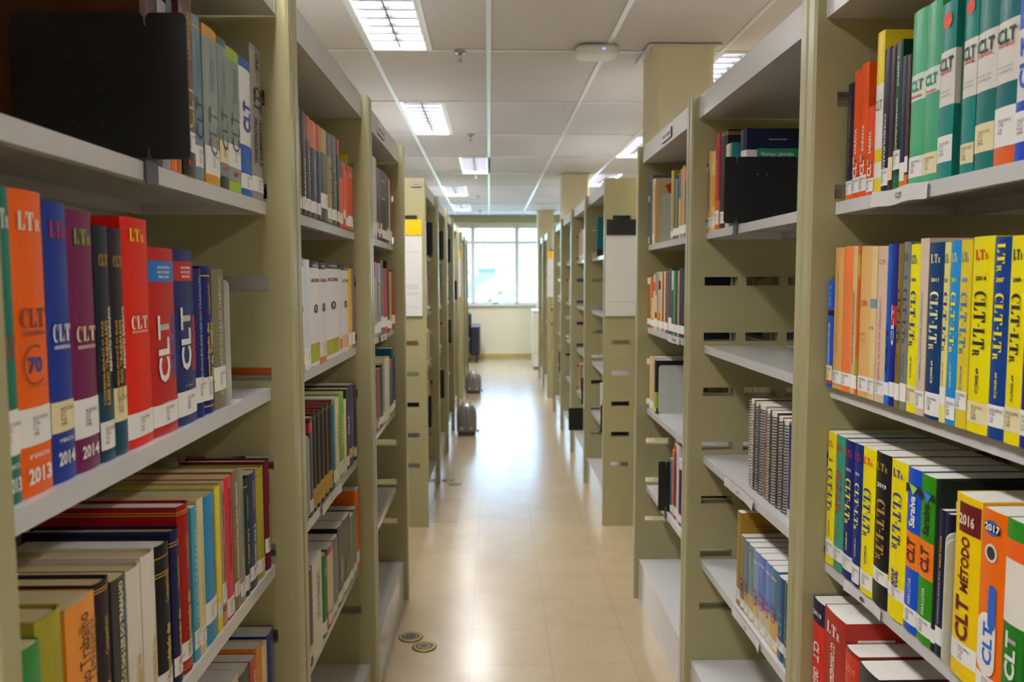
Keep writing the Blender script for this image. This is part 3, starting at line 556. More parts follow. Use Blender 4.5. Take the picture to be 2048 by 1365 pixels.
  (2.0013, 2.0719, 0.238, 0.165, '#2a2f4c', 0, 0, [(0.72, 1, '#c8733a')], [('CONSOLIDAÇÃO','#cfcfcf', 0.42, 0.4, 0.3, 'u','s')], (0.05, 0.17, '#e8e6e2'), 'navy book with wide orange top', {}),
  (2.0719, 2.1134, 0.24, 0.165, '#2b3350', 0, 0, [(0.72, 1, '#b8683a')], [], (0.05, 0.17, '#e8e6e2'), 'narrow navy book with orange top', {}),
  (2.1134, 2.1951, 0.241, 0.165, '#3c4326', 0, 0, [(0.74, 1, '#b0923e')], [], (0.14, 0.3, '#e8e6e2'), 'olive book with mustard top', {}),
  (2.1951, 2.2555, 0.243, 0.165, '#a89655', 0, 0, [(0.74, 1, '#6b564c')], [('CLT','#6d6140', 0.5, 0.35, 0.5, 'u','s')], (0.05, 0.17, '#e8e6e2'), 'khaki book with brown top', {}),
  (2.2555, 2.3266, 0.248, 0.165, '#4c5350', 0, 0, [], [('CLT','#9aa29e', 0.5, 0.35, 0.5, 'u','s')], (0.05, 0.17, '#e8e6e2'), 'slate book with large CLT', {}),
  (2.3266, 2.3609, 0.247, 0.165, '#2e2a2e', 0, 0, [(0.82, 1, '#b52a48')], [], (0.05, 0.17, '#e8e6e2'), 'thin black book with crimson top', {}),
  (2.3609, 2.4182, 0.2, 0.165, '#e0602c', 0, 0, [(0.72, 1, '#5f3a80')], [], (0.05, 0.2, '#e3d6a8'), 'orange book with purple top', {}),
  (2.4182, 2.4585, 0.194, 0.165, '#df6a34', 0, 0, [], [], (0.15, 0.28, '#e8e6e2'), 'plain orange book', {}),
  (2.4585, 2.4969, 0.195, 0.165, '#dc5c30', 0, 0, [(0.9, 1, '#6a2a20')], [], (0.05, 0.17, '#e8e6e2'), 'narrow orange book with dark top', {}),
  (2.4969, 2.5836, 0.197, 0.165, '#dd4a28', 0, 0, [], [('CLT','#e8e6e2', 0.86, 0.7, 0.05, 'h','b')], (0.05, 0.22, '#e8e6e2'), 'red orange book with white CLT', {}),
  (2.5836, 2.6065, 0.243, 0.2, '#cdbd1c', 0, -0.02, [], [], None, 'wide mustard folder behind the orange books', {}),
]),
('LB2',1,-0.452,1.22,'second shelf, left second bookcase','near',[
  (1.8304, 1.9033, 0.268, 0.165, '#e4e1e0', 0, 0, [(0, 0.06, '#e07a3a'), (0.93, 1, '#25252a')], [('0','#26262a', 0.55, 0.4, 0.09, 'h','b'), ('VOLUME 1','#e8e6e2', 0.96, 0.6, 0.018, 'h','b')], (0.06, 0.2, '#e3d6a8'), 'white volume with orange foot', {}),
  (1.9033, 1.9659, 0.265, 0.165, '#dcdfe4', 0, 0, [], [], (0.05, 0.2, '#e8e6e2'), 'glossy wrapped white volume', {}),
  (1.9659, 2.0679, 0.262, 0.165, '#e6e3e2', 0, 0, [(0.94, 1, '#25252a')], [('IOB','#7c2030', 0.82, 0.75, 0.035, 'h','b'), ('0','#26262a', 0.55, 0.4, 0.09, 'h','b'), ('VOLUME 1','#e8e6e2', 0.96, 0.6, 0.018, 'h','b')], (0.04, 0.22, '#a9a832'), 'white volume with black top and lime sticker', {}),
  (2.0679, 2.1484, 0.262, 0.165, '#e2dfde', 0, 0, [(0, 0.06, '#e07a3a'), (0.93, 1, '#25252a')], [('IOB','#7c2030', 0.82, 0.75, 0.035, 'h','b'), ('0','#26262a', 0.55, 0.4, 0.09, 'h','b'), ('VOLUME 1','#e8e6e2', 0.96, 0.6, 0.018, 'h','b')], (0.06, 0.2, '#ddd2c0'), 'white volume with black top and orange foot', {}),
  (2.1484, 2.3222, 0.265, 0.165, '#e6e3e2', 0, 0, [(0.93, 1, '#25252a')], [('IOB','#7c2030', 0.82, 0.75, 0.035, 'h','b'), ('0','#26262a', 0.55, 0.4, 0.09, 'h','b'), ('VOLUME 2','#e8e6e2', 0.96, 0.6, 0.018, 'h','b')], (0.04, 0.2, '#a9a832'), 'thick white volume with black top', {}),
  (2.3222, 2.3603, 0.266, 0.165, '#e0dddb', 0, 0, [(0.93, 1, '#25252a')], [], (0.05, 0.17, '#e08a50'), 'thin white volume with orange sticker', {}),
  (2.3603, 2.4742, 0.26, 0.165, '#e3e0de', 0, 0, [(0.94, 1, '#25252a')], [('IOB','#7c2030', 0.82, 0.75, 0.035, 'h','b'), ('0','#26262a', 0.55, 0.4, 0.09, 'h','b'), ('VOLUME 3','#e8e6e2', 0.96, 0.6, 0.018, 'h','b')], (0.05, 0.2, '#ddb090'), 'white volume beside the yellow spine', {}),
  (2.4742, 2.5353, 0.251, 0.165, '#e3b822', 0, 0, [], [], (0.05, 0.2, '#e8e6e2'), 'amber yellow paperback', {}),
  (2.5353, 2.5855, 0.251, 0.165, '#96737c', 0, 0, [], [], (0.05, 0.2, '#e8e6e2'), 'mauve paperback', {}),
]),
('LB3',1,-0.452,0.865,'third shelf, left second bookcase','near',[
  (1.9209, 1.9576, 0.245, 0.165, '#44424a', 0, 0, [(0.85, 0.95, '#c83a4a')], [], (0.05, 0.17, '#e8e6e2'), 'grey book with red corner behind white bookend', {}),
  (1.9576, 2.0027, 0.249, 0.165, '#2c2320', 0, 0, [], [], (0.04, 0.24, '#c8a23c'), 'ornate gilt tooled leather volume', {'orn': 1}),
  (2.0027, 2.0498, 0.249, 0.165, '#2c2320', 0, 0, [], [], (0.04, 0.24, '#c8a23c'), 'ornate gilt tooled leather volume', {'orn': 1}),
  (2.0498, 2.0992, 0.25, 0.165, '#2c2320', 0, 0, [], [], (0.04, 0.24, '#c8a23c'), 'ornate gilt tooled leather volume', {'orn': 1}),
  (2.0992, 2.151, 0.25, 0.165, '#2c2320', 0, 0, [], [], (0.04, 0.24, '#c8a23c'), 'ornate gilt tooled leather volume', {'orn': 1}),
  (2.151, 2.2019, 0.248, 0.165, '#2c2320', 0, 0, [], [], (0.04, 0.24, '#c8a23c'), 'ornate gilt tooled leather volume', {'orn': 1}),
  (2.2019, 2.2372, 0.236, 0.165, '#3a86a8', 0, 0, [], [], (0.05, 0.2, '#e8e6e2'), 'thin sky blue book', {}),
  (2.2372, 2.2959, 0.245, 0.165, '#e0d4a8', 0, 0, [], [('DIREITO','#8a8468', 0.6, 0.4, 0.35, 'u','s')], (0.05, 0.17, '#e8e6e2'), 'cream book beside the lime one', {}),
  (2.2959, 2.3658, 0.25, 0.165, '#7db832', 0, 0, [], [('TRABALHO','#e8e6e2', 0.55, 0.4, 0.3, 'u','b')], (0.05, 0.2, '#e8e6e2'), 'lime green book', {}),
  (2.3658, 2.4024, 0.222, 0.165, '#e3d8b4', 0, 0, [], [], (0.05, 0.17, '#e8e6e2'), 'thin cream book beside the lime one', {}),
  (2.4024, 2.4528, 0.249, 0.165, '#34363e', 0, 0, [], [('CLT','#e8e6e2', 0.55, 0.25, 0.5, 'u','b')], (0.05, 0.17, '#e8e6e2'), 'charcoal book with white capitals', {}),
  (2.4528, 2.5326, 0.254, 0.165, '#35337a', 0, 0, [], [('PROCESSO','#a4a0cc', 0.6, 0.4, 0.3, 'u','s')], (0.1, 0.22, '#d8b865'), 'violet blue book', {}),
  (2.5326, 2.5801, 0.246, 0.2, '#22222c', 0, 0, [], [], (0.05, 0.17, '#e8e6e2'), 'black book against the upright', {}),
]),
('LB4',1,-0.452,0.52,'fourth shelf, left second bookcase','near',[
  (1.8593, 1.8906, 0.245, 0.165, '#4a4a48', 0, 0, [], [], (0.05, 0.17, '#e8e6e2'), 'dark grey book', {}),
  (1.8906, 1.923, 0.241, 0.165, '#3a3432', 0, 0, [], [], (0.1, 0.22, '#e8e6e2'), 'black brown book', {}),
  (1.923, 2.0328, 0.247, 0.19, '#dedad0', 0, 0, [], [('LEIS DO TRABALHO','#6a6862', 0.6, 0.5, 0.3, 'u','s')], None, 'thick white book', {}),
  (2.0328, 2.1022, 0.22, 0.18, '#1d8a48', 1, 0, [], [('CLT','#e8e6e2', 0.8, 0.1, 0.4, 'u','b')], (0.05, 0.2, '#e8e6e2'), 'emerald green hardback', {}),
  (2.1022, 2.1763, 0.221, 0.165, '#d8c6a4', 0, 0, [(0, 0.2, '#a8502c'), (0.92, 1, '#9a4038')], [], (0.05, 0.18, '#e8e6e2'), 'cream and rust book', {}),
  (2.1763, 2.2408, 0.221, 0.2, '#6c7684', 0, 0, [], [], (0.05, 0.17, '#e8e6e2'), 'blue grey book', {}),
  (2.2408, 2.3249, 0.234, 0.2, '#2c2c30', 0, 0, [], [('PROCESSO','#c8c8c8', 0.45, 0.3, 0.4, 'u','b')], (0.05, 0.18, '#e8e6e2'), 'black book with silver lettering', {}),
  (2.3249, 2.4325, 0.229, 0.2, '#4c4a4a', 0, 0, [], [('CLT','#b89a50', 0.4, 0.3, 0.4, 'u','b')], (0.05, 0.18, '#e8e6e2'), 'charcoal book with gold lettering', {}),
  (2.4325, 2.4992, 0.207, 0.2, '#8a8880', 0, 0, [], [], (0.05, 0.18, '#e8e6e2'), 'grey book beside the charcoal one', {}),
  (2.4992, 2.5466, 0.214, 0.2, '#8f8f74', 0, 0, [], [], (0.05, 0.18, '#e8e6e2'), 'greenish grey book', {}),
  (2.5466, 2.6086, 0.262, 0.22, '#e07a1c', 0, 0, [(0.75, 0.78, '#b8480c')], [], (0.08, 0.22, '#e8e6e2'), 'tall orange book against the upright', {}),
]),
('LC1',1,-0.452,1.58,'top shelf, left third bookcase','mid',[
  (2.9518, 3.0123, 0.305, 0.165, '#c9bda6', 0, 0, [], [], (0.05, 0.17, '#e8e6e2'), 'wrapped cream book', {}),
  (3.0123, 3.1014, 0.305, 0.165, '#d8ccb6', 0, 0, [], [], (0.05, 0.2, '#e8e6e2'), 'wrapped cream book', {}),
  (3.1014, 3.1479, 0.277, 0.165, '#4a3a7a', 0, 0, [], [], (0.1, 0.25, '#e3d6a8'), 'purple book', {}),
  (3.1479, 3.189, 0.277, 0.165, '#8a2a44', 0, 0, [], [], (0.05, 0.17, '#e8e6e2'), 'dark red book beside the purple one', {}),
  (3.189, 3.2382, 0.282, 0.165, '#26342f', 0, 0, [], [], (0.1, 0.25, '#e3d6a8'), 'black green book', {}),
  (3.2382, 3.289, 0.282, 0.165, '#232a38', 0, 0, [(0.85, 0.87, '#d9a936'), (0.6, 0.62, '#d9a936')], [], (0.05, 0.17, '#e8e6e2'), 'navy book with gold bands', {}),
  (3.289, 3.3415, 0.285, 0.165, '#2a2430', 0, 0, [(0.85, 0.87, '#d9a936'), (0.6, 0.62, '#d9a936')], [], (0.05, 0.17, '#e8e6e2'), 'black book with gold bands', {}),
  (3.3415, 3.3878, 0.283, 0.165, '#6a5a2a', 0, 0, [], [], (0.05, 0.17, '#e8e6e2'), 'brown gold book', {}),
  (3.3878, 3.4435, 0.282, 0.165, '#1f3a36', 0, 0, [], [], (0.05, 0.22, '#e8e6e2'), 'dark teal book', {}),
  (3.4435, 3.4844, 0.277, 0.165, '#d8d4cc', 0, 0, [], [], (0.05, 0.17, '#e8e6e2'), 'thin white book', {}),
  (3.4844, 3.5434, 0.285, 0.165, '#a83a30', 0, 0, [], [], (0.05, 0.2, '#e8e6e2'), 'brick red book', {}),
]),
('LC2',1,-0.452,1.22,'second shelf, left third bookcase','mid',[
  (2.9278, 3.0011, 0.284, 0.165, '#4c3a5c', 0, 0, [(0.75, 1, '#8c7a74')], [], (0.05, 0.25, '#e3d6a8'), 'purple book', {}),
  (3.0011, 3.0651, 0.286, 0.165, '#b8a898', 0, 0, [(0.8, 1, '#c85a48')], [], (0.05, 0.17, '#e8e6e2'), 'beige book with red top', {}),
  (3.0651, 3.1733, 0.284, 0.165, '#98989c', 0, 0, [], [('CLT','#dca820', 0.6, 0.35, 0.6, 'u','b')], (0.05, 0.2, '#e8e6e2'), 'grey book with yellow CLT', {}),
  (3.1733, 3.2449, 0.296, 0.165, '#7c8088', 0, 0, [], [], (0.1, 0.25, '#e8e6e2'), 'grey book beside the crimson one', {}),
  (3.2449, 3.3586, 0.266, 0.165, '#c23a58', 0, 0, [], [], (0.1, 0.25, '#e8e6e2'), 'crimson book', {}),
  (3.3586, 3.4306, 0.299, 0.165, '#4a3a3c', 0, 0, [], [], (0.05, 0.17, '#e8e6e2'), 'dark brown book', {}),
  (3.4306, 3.4973, 0.254, 0.165, '#d0b070', 0, 0, [], [], (0.05, 0.17, '#e8e6e2'), 'thin tan book', {}),
  (3.4973, 3.6205, 0.259, 0.165, '#a04a34', 0, 0, [], [], (0.1, 0.25, '#e3d6a8'), 'rust book against the upright', {}),
]),
('LC3',1,-0.452,0.865,'third shelf, left third bookcase','mid',[
  (2.9408, 2.9908, 0.241, 0.165, '#9c3a34', 0, 0, [], [], (0.1, 0.25, '#c8963c'), 'brick red book', {}),
  (2.9908, 3.0424, 0.231, 0.165, '#8a2c30', 0, 0, [], [], (0.1, 0.25, '#c8963c'), 'dark red book beside the brick one', {}),
  (3.0424, 3.0824, 0.238, 0.165, '#c05a50', 0, 0, [], [], (0.05, 0.17, '#e8e6e2'), 'coral red book', {}),
  (3.0824, 3.1373, 0.239, 0.165, '#1f6a68', 0, 0, [], [], (0.08, 0.2, '#e8e6e2'), 'teal book', {}),
  (3.1373, 3.1941, 0.249, 0.165, '#2c2c30', 0, 0, [], [], (0.05, 0.17, '#e8e6e2'), 'black book', {}),
  (3.1941, 3.2531, 0.251, 0.165, '#9aa0a0', 0, 0, [], [], (0.05, 0.2, '#e8e6e2'), 'grey book', {}),
  (3.2531, 3.3939, 0.26, 0.165, '#dcd6c6', 0, 0, [], [], (0.05, 0.2, '#e3d6a8'), 'thick white book', {}),
  (3.3939, 3.4604, 0.242, 0.165, '#6c6a60', 0, 0, [(0.85, 1, '#cc4a38')], [], (0.05, 0.17, '#e8e6e2'), 'grey book with red top', {}),
  (3.4604, 3.5296, 0.286, 0.22, '#175a6a', 0, 0, [], [], (0.03, 0.15, '#e8e6e2'), 'wide dark teal book rising over the row', {}),
  (3.5296, 3.5833, 0.245, 0.165, '#2c2f78', 0, 0, [], [], (0.05, 0.2, '#e8e6e2'), 'navy book against the upright', {}),
]),
('R1',-1,0.678,1.58,'top shelf, right foreground bookcase','near',[
  (1.5253, 1.5516, 0.221, 0.14, '#2c2a48', 0, 0, [(0, 0.05, '#df7a2e')], [('Consolidação das Leis','#b88a4a', 0.6, 0.6, 0.35, 'd','s')], (0.05, 0.17, '#e8e6e2'), 'thin navy book with gold lettering', {}),
  (1.4957, 1.5253, 0.239, 0.14, '#e0602c', 0, 0, [], [('CLT','#e8e6e2', 0.25, 0.16, 0.6, 'u','b'), ('SARAIVA','#e8e6e2', 0.45, 0.2, 0.3, 'u','b')], (0.05, 0.17, '#e8e6e2'), 'tall orange book', {}),
  (1.4661, 1.4957, 0.244, 0.14, '#e4642e', 0, 0, [], [('CLT','#e8e6e2', 0.25, 0.16, 0.6, 'u','b'), ('SARAIVA','#e8e6e2', 0.45, 0.2, 0.3, 'u','b')], (0.05, 0.17, '#e8e6e2'), 'tall orange book', {}),
  (1.438, 1.4661, 0.16, 0.12, '#e05a34', 0, 0, [], [('CLT','#e8e6e2', 0.32, 0.2, 0.6, 'u','b'), ('SARAIVA','#e8e6e2', 0.6, 0.25, 0.35, 'u','b')], (0.05, 0.2, '#e8e6e2'), 'short orange book with large CLT', {}),
  (1.4099, 1.438, 0.283, 0.18, '#e6d23c', 0, 0, [(0.2, 0.28, '#e2cc38'), (0.28, 0.68, '#e6e4de'), (0.0, 0.1, '#e2cc38'), (0.1, 0.2, '#e6e4de')], [('CLT','#3a3a3a', 0.55, 0.9, 0.06, 'h','s')], None, 'tall yellow and white book', {}),
  (1.3846, 1.4099, 0.247, 0.165, '#28283c', 0, 0, [], [('CONSOLIDADA','#c8c8d0', 0.35, 0.4, 0.35, 'd','b')], (0.05, 0.17, '#e8e6e2'), 'slim navy book beside the yellow one', {}),
  (1.3688, 1.3846, 0.244, 0.165, '#4c3038', 0, 0, [], [], (0.08, 0.24, '#e3d6a8'), 'slim purple brown book', {}),
  (1.345, 1.3688, 0.248, 0.165, '#1f4a3a', 0, 0, [(0, 0.1, '#2a7a4a')], [('CONSOLIDAÇÃO','#d8dcd8', 0.42, 0.4, 0.3, 'd','b'), ('J. SANTOS','#d8dcd8', 0.8, 0.2, 0.25, 'd','b')], (0.14, 0.27, '#e8e6e2'), 'dark green book with white lettering', {}),
  (1.3284, 1.345, 0.218, 0.12, '#2b2f58', 0, 0, [(0, 0.06, '#df8a2c')], [('CONSOLIDAÇÃO','#a8763a', 0.7, 0.3, 0.3, 'd','s')], (0.06, 0.2, '#e8e6e2'), 'short navy book with orange foot', {}),
  (1.3171, 1.3284, 0.216, 0.12, '#5a4036', 0, 0, [(0, 0.1, '#df7a2c')], [], (0.12, 0.24, '#e8e6e2'), 'short brown book with orange foot', {}),
  (1.2736, 1.3171, 0.278, 0.165, '#5fb58a', 0, 0, [(0.49, 0.64, '#dfe6de')], [('CLT','#1c8a68', 0.575, 0.8, 0.065, 'h','b'), ('Saraiva','#d4452c', 0.515, 0.7, 0.016, 'h','b')], (0.05, 0.17, '#e8e6e2'), 'mint green book with white CLT panel', {}),
  (1.2322, 1.2736, 0.277, 0.165, '#57ad86', 0, 0, [(0.5, 0.64, '#dfe6de')], [('CLT','#1c8a68', 0.575, 0.8, 0.065, 'h','b'), ('Saraiva','#d4452c', 0.515, 0.7, 0.016, 'h','b')], (0.05, 0.17, '#e3d6a8'), 'sea green book with white CLT panel', {}),
  (1.1921, 1.2322, 0.262, 0.165, '#2c8f88', 0, 0, [(0.42, 0.73, '#e2ded6')], [('CLT','#124f4a', 0.655, 0.85, 0.075, 'h','b'), ('Saraiva','#d4452c', 0.61, 0.7, 0.018, 'h','b'), ('LEGISLAÇÃO','#6a7472', 0.5, 0.7, 0.014, 'h','s'), ('COMPLETA','#6a7472', 0.475, 0.7, 0.014, 'h','s')], (0.1, 0.25, '#e8e6e2'), 'teal book with torn sticker and white panel', {'ball': 1}),
  (1.1702, 1.1921, 0.262, 0.165, '#1c6a56', 0, -0.01, [], [], None, 'dark green gap book between teal ones', {}),  # shade on a teal cover's rounded side, built as a dark green book
  (1.1369, 1.1702, 0.262, 0.165, '#208f88', 0, 0, [(0.42, 0.73, '#e2ded6')], [('CLT','#124f4a', 0.655, 0.85, 0.075, 'h','b'), ('Saraiva','#d4452c', 0.61, 0.7, 0.018, 'h','b'), ('LEGISLAÇÃO','#6a7472', 0.5, 0.7, 0.014, 'h','s'), ('COMPLETA','#6a7472', 0.475, 0.7, 0.014, 'h','s')], (0.06, 0.17, '#e3d6a8'), 'teal book with white panel and plain foot', {'ball': 1}),
  (1.0926, 1.1369, 0.262, 0.165, '#157f78', 0, 0, [(0.42, 0.73, '#e2ded6')], [('CLT','#124f4a', 0.655, 0.85, 0.075, 'h','b'), ('Saraiva','#d4452c', 0.61, 0.7, 0.018, 'h','b'), ('LEGISLAÇÃO','#6a7472', 0.5, 0.7, 0.014, 'h','s'), ('COMPLETA','#6a7472', 0.475, 0.7, 0.014, 'h','s')], (0.1, 0.25, '#e3d6a8'), 'thick teal book with cream sticker', {}),
  (1.0476, 1.0926, 0.262, 0.165, '#17767a', 0, 0, [(0, 0.1, '#e0723a'), (0.42, 0.73, '#e2ded6')], [('CLT','#124f4a', 0.655, 0.85, 0.075, 'h','b'), ('Saraiva','#d4452c', 0.61, 0.7, 0.018, 'h','b'), ('LEGISLAÇÃO','#6a7472', 0.5, 0.7, 0.014, 'h','s'), ('COMPLETA','#6a7472', 0.475, 0.7, 0.014, 'h','s')], (0.1, 0.3, '#e8e6e2'), 'thick teal book with orange foot', {}),
  (1.0122, 1.0476, 0.262, 0.165, '#1f5ac0', 0, 0, [(0.3, 0.65, '#e2e2e6')], [('CLT','#2360c0', 0.48, 0.25, 0.6, 'u','b')], (0.1, 0.25, '#e8e6e2'), 'bright blue book at frame edge', {}),
]),
('R2',-1,0.68,1.22,'second shelf, right foreground bookcase','near',[
  (1.5941, 1.6236, 0.216, 0.12, '#1c64c8', 0, 0, [(0.67, 0.72, '#26262c'), (0.03, 0.07, '#c84a3a')], [('2013','#7fb6ea', 0.85, 0.2, 0.45, 'u','s'), ('CONSOLIDAÇÃO DAS LEIS','#e0e6f0', 0.4, 0.4, 0.4, 'u','b')], (0.06, 0.2, '#e3d6a8'), 'short blue book at the far end', {}),
  (1.5539, 1.5941, 0.281, 0.165, '#dcae6c', 0, 0, [], [('CONSOLIDAÇÃO DAS LEIS DO TRABALHO','#8a6a44', 0.55, 0.6, 0.2, 'd','s')], (0.04, 0.13, '#e8e6e2'), 'creased tan paperback', {}),
  (1.5113, 1.5539, 0.282, 0.165, '#f08a4c', 0, 0, [], [('CONSOLIDAÇÃO DAS LEIS DO TRABALHO','#c89a70', 0.5, 0.6, 0.25, 'd','s')], (0.04, 0.13, '#e8e6e2'), 'salmon orange paperback', {}),
  (1.492, 1.5113, 0.281, 0.165, '#d8c294', 0, 0, [], [('CONSOLIDAÇÃO DAS LEIS DO TRABALHO','#4a4438', 0.45, 0.5, 0.4, 'd','b')], (0.04, 0.13, '#e8e6e2'), 'pale narrow paperback beside the salmon one', {}),
  (1.4814, 1.492, 0.279, 0.165, '#d8722c', 0, 0, [(0.1, 0.25, '#b8a23c'), (0.8, 0.95, '#c8a23c')], [], (0.04, 0.13, '#e8e6e2'), 'thin orange and olive paperback', {}),
  (1.4386, 1.4814, 0.279, 0.165, '#e0b878', 0, 0, [], [('JUR','#cc6a4c', 0.62, 0.6, 0.05, 'h','b'), ('AMARO BARRETO','#8a6a48', 0.42, 0.6, 0.02, 'h','s'), ('COSTA','#8a6a48', 0.38, 0.5, 0.02, 'h','s')], (0.04, 0.14, '#e8e6e2'), 'tan paperback with red stamp', {}),
  (1.4143, 1.4386, 0.277, 0.165, '#e2cc9c', 0, 0, [(0.6, 0.66, '#7aa2b8')], [('15','#6a6a50', 0.47, 0.7, 0.02, 'h','b')], (0.04, 0.14, '#e8e6e2'), 'cream paperback with blue stamp', {}),
  (1.3768, 1.4143, 0.276, 0.165, '#dcc4aa', 0, 0, [], [('Consolidação das Leis do Trabalho','#c83a7a', 0.4, 0.55, 0.25, 'd','s'), ('CLT','#c86a8a', 0.9, 0.6, 0.03, 'h','b')], (0.05, 0.14, '#e8e6e2'), 'pale paperback with pink lettering', {}),
  (1.3599, 1.3768, 0.279, 0.165, '#1c66c4', 0, 0, [(0.0, 0.06, '#2c8ae0')], [('CLT','#12205c', 0.35, 0.3, 0.5, 'u','b')], (0.06, 0.14, '#e8e6e2'), 'narrow blue paperback', {}),
  (1.3407, 1.3599, 0.279, 0.165, '#2a2a8c', 0, 0, [(0.5, 0.62, '#c8284c')], [('CLT','#e8e6e2', 0.5, 0.25, 0.5, 'u','b')], (0.06, 0.15, '#e8e6e2'), 'indigo paperback with red panel', {}),
  (1.3228, 1.3407, 0.278, 0.165, '#8a7c3c', 0, 0, [], [('CLT-LTr','#3a3220', 0.56, 0.33, 0.55, 'd','f'), ('44ª EDIÇÃO','#3a3220', 0.27, 0.13, 0.2, 'd','b')], (0.05, 0.15, '#e8e6e2'), 'olive brown book', {}),
  (1.3013, 1.3228, 0.28, 0.165, '#8c8c92', 0, 0, [], [('LTr','#4c4c58', 0.91, 0.6, 0.05, 'h','f'), ('2003','#3a3a44', 0.79, 0.5, 0.022, 'h','b'), ('CLT-LTr','#3a3a44', 0.56, 0.33, 0.55, 'd','f'), ('44ª EDIÇÃO','#3a3a44', 0.27, 0.13, 0.2, 'd','b')], (0.05, 0.16, '#e8e6e2'), 'grey book with dark lettering', {}),
  (1.2719, 1.3013, 0.275, 0.165, '#f0e614', 0, 0, [], [('LTr','#23337c', 0.91, 0.6, 0.05, 'h','f'), ('2005','#23337c', 0.79, 0.5, 0.022, 'h','b'), ('CLT-LTr','#23337c', 0.56, 0.33, 0.55, 'd','f'), ('44ª EDIÇÃO','#23337c', 0.27, 0.13, 0.2, 'd','b')], (0.05, 0.16, '#e3d6a8'), 'lemon yellow book with navy lettering', {}),
  (1.246, 1.2719, 0.283, 0.165, '#d8c8b4', 0, 0, [], [('Consolidação das Leis do Trabalho','#3a8a90', 0.45, 0.5, 0.3, 'd','s')], (0.04, 0.14, '#e8e6e2'), 'pale worn book with teal lettering', {}),
  (1.2013, 1.246, 0.275, 0.19, '#0f4a7c', 0, 0, [], [('LTr','#e6e2b0', 0.91, 0.6, 0.05, 'h','f'), ('2011','#e6e2b0', 0.79, 0.5, 0.022, 'h','b'), ('CLT-LTr','#e6e2b0', 0.56, 0.33, 0.55, 'd','f'), ('44ª EDIÇÃO','#e6e2b0', 0.27, 0.13, 0.2, 'd','b')], (0.02, 0.15, '#e8e6e2'), 'dark blue book with cream lettering', {}),
  (1.1848, 1.2013, 0.274, 0.165, '#e6de8c', 0, 0, [], [('LTr','#23337c', 0.91, 0.6, 0.05, 'h','f'), ('2010','#23337c', 0.79, 0.5, 0.022, 'h','b'), ('CLT-LTr','#23337c', 0.56, 0.33, 0.55, 'd','f'), ('44ª EDIÇÃO','#23337c', 0.27, 0.13, 0.2, 'd','b')], (0.1, 0.2, '#e8e6e2'), 'pale yellow book with navy lettering', {}),
  (1.1596, 1.1848, 0.275, 0.165, '#1f9ad8', 0, 0, [], [('LTr','#e6dc8c', 0.91, 0.6, 0.05, 'h','f'), ('2012','#e6dc4c', 0.79, 0.5, 0.022, 'h','b'), ('CLT-LTr','#e6dc4c', 0.56, 0.33, 0.55, 'd','f'), ('44ª EDIÇÃO','#e6dc4c', 0.27, 0.13, 0.2, 'd','b')], (0.03, 0.15, '#e8e6e2'), 'sky blue book with yellow lettering', {}),
  (1.1317, 1.1596, 0.275, 0.165, '#e0cc3c', 0, 0, [], [('LTr','#2f7ac0', 0.91, 0.6, 0.05, 'h','f'), ('2008','#2f7ac0', 0.79, 0.5, 0.022, 'h','b'), ('CLT-LTr','#2f7ac0', 0.56, 0.33, 0.55, 'd','f'), ('44ª EDIÇÃO','#2f7ac0', 0.27, 0.13, 0.2, 'd','b')], (0.1, 0.2, '#e8e6e2'), 'mustard yellow book with blue lettering', {}),
  (1.0819, 1.1317, 0.278, 0.165, '#ece010', 0, 0, [], [('LTr','#cc2a24', 0.91, 0.6, 0.05, 'h','f'), ('2014','#1e1e20', 0.79, 0.5, 0.022, 'h','b'), ('CLT-LTr','#1e1e20', 0.56, 0.33, 0.55, 'd','f'), ('44ª EDIÇÃO','#1e1e20', 0.27, 0.13, 0.2, 'd','b')], (0.05, 0.16, '#e3d6a8'), 'thick yellow book dated 2014', {}),
  (1.0457, 1.0819, 0.275, 0.165, '#174f98', 0, 0, [], [('LTr','#ece020', 0.9, 0.14, 0.5, 'd','f'), ('2007','#ece020', 0.79, 0.5, 0.022, 'h','b'), ('CLT-LTr','#ece020', 0.56, 0.33, 0.55, 'd','f'), ('44ª EDIÇÃO','#ece020', 0.27, 0.13, 0.2, 'd','b')], (0.06, 0.17, '#e8e6e2'), 'royal blue book dated 2007', {}),
  (1.0127, 1.0457, 0.275, 0.165, '#ece010', 0, 0, [], [('LTr','#1e1e20', 0.91, 0.6, 0.05, 'h','f'), ('2009','#1e1e20', 0.79, 0.5, 0.022, 'h','b'), ('CLT-LTr','#1e1e20', 0.56, 0.33, 0.55, 'd','f'), ('44ª EDIÇÃO','#1e1e20', 0.27, 0.13, 0.2, 'd','b')], (0.06, 0.18, '#e3d6a8'), 'yellow book with black lettering', {}),
  (0.9874, 1.0127, 0.275, 0.165, '#23279c', 0, 0, [], [('LTr','#e0e0e0', 0.91, 0.6, 0.05, 'h','f'), ('2006','#e0e0e0', 0.79, 0.5, 0.022, 'h','b'), ('CLT-LTr','#e0e0e0', 0.56, 0.33, 0.55, 'd','f'), ('44ª EDIÇÃO','#e0e0e0', 0.27, 0.13, 0.2, 'd','b')], (0.06, 0.18, '#e8e6e2'), 'indigo book at frame edge', {}),
]),
('R3',-1,0.678,0.865,'third shelf, right foreground bookcase','near',[
  (1.5601, 1.5975, 0.271, 0.165, '#f0e210', 0, 0, [], [('LTr','#e03a24', 0.91, 0.6, 0.05, 'h','f'), ('2016','#23337c', 0.79, 0.5, 0.022, 'h','b'), ('CLT-LTr','#23337c', 0.56, 0.33, 0.55, 'd','f'), ('44ª EDIÇÃO','#23337c', 0.27, 0.13, 0.2, 'd','b')], (0.06, 0.18, '#e8e6e2'), 'yellow book dated 2016', {}),
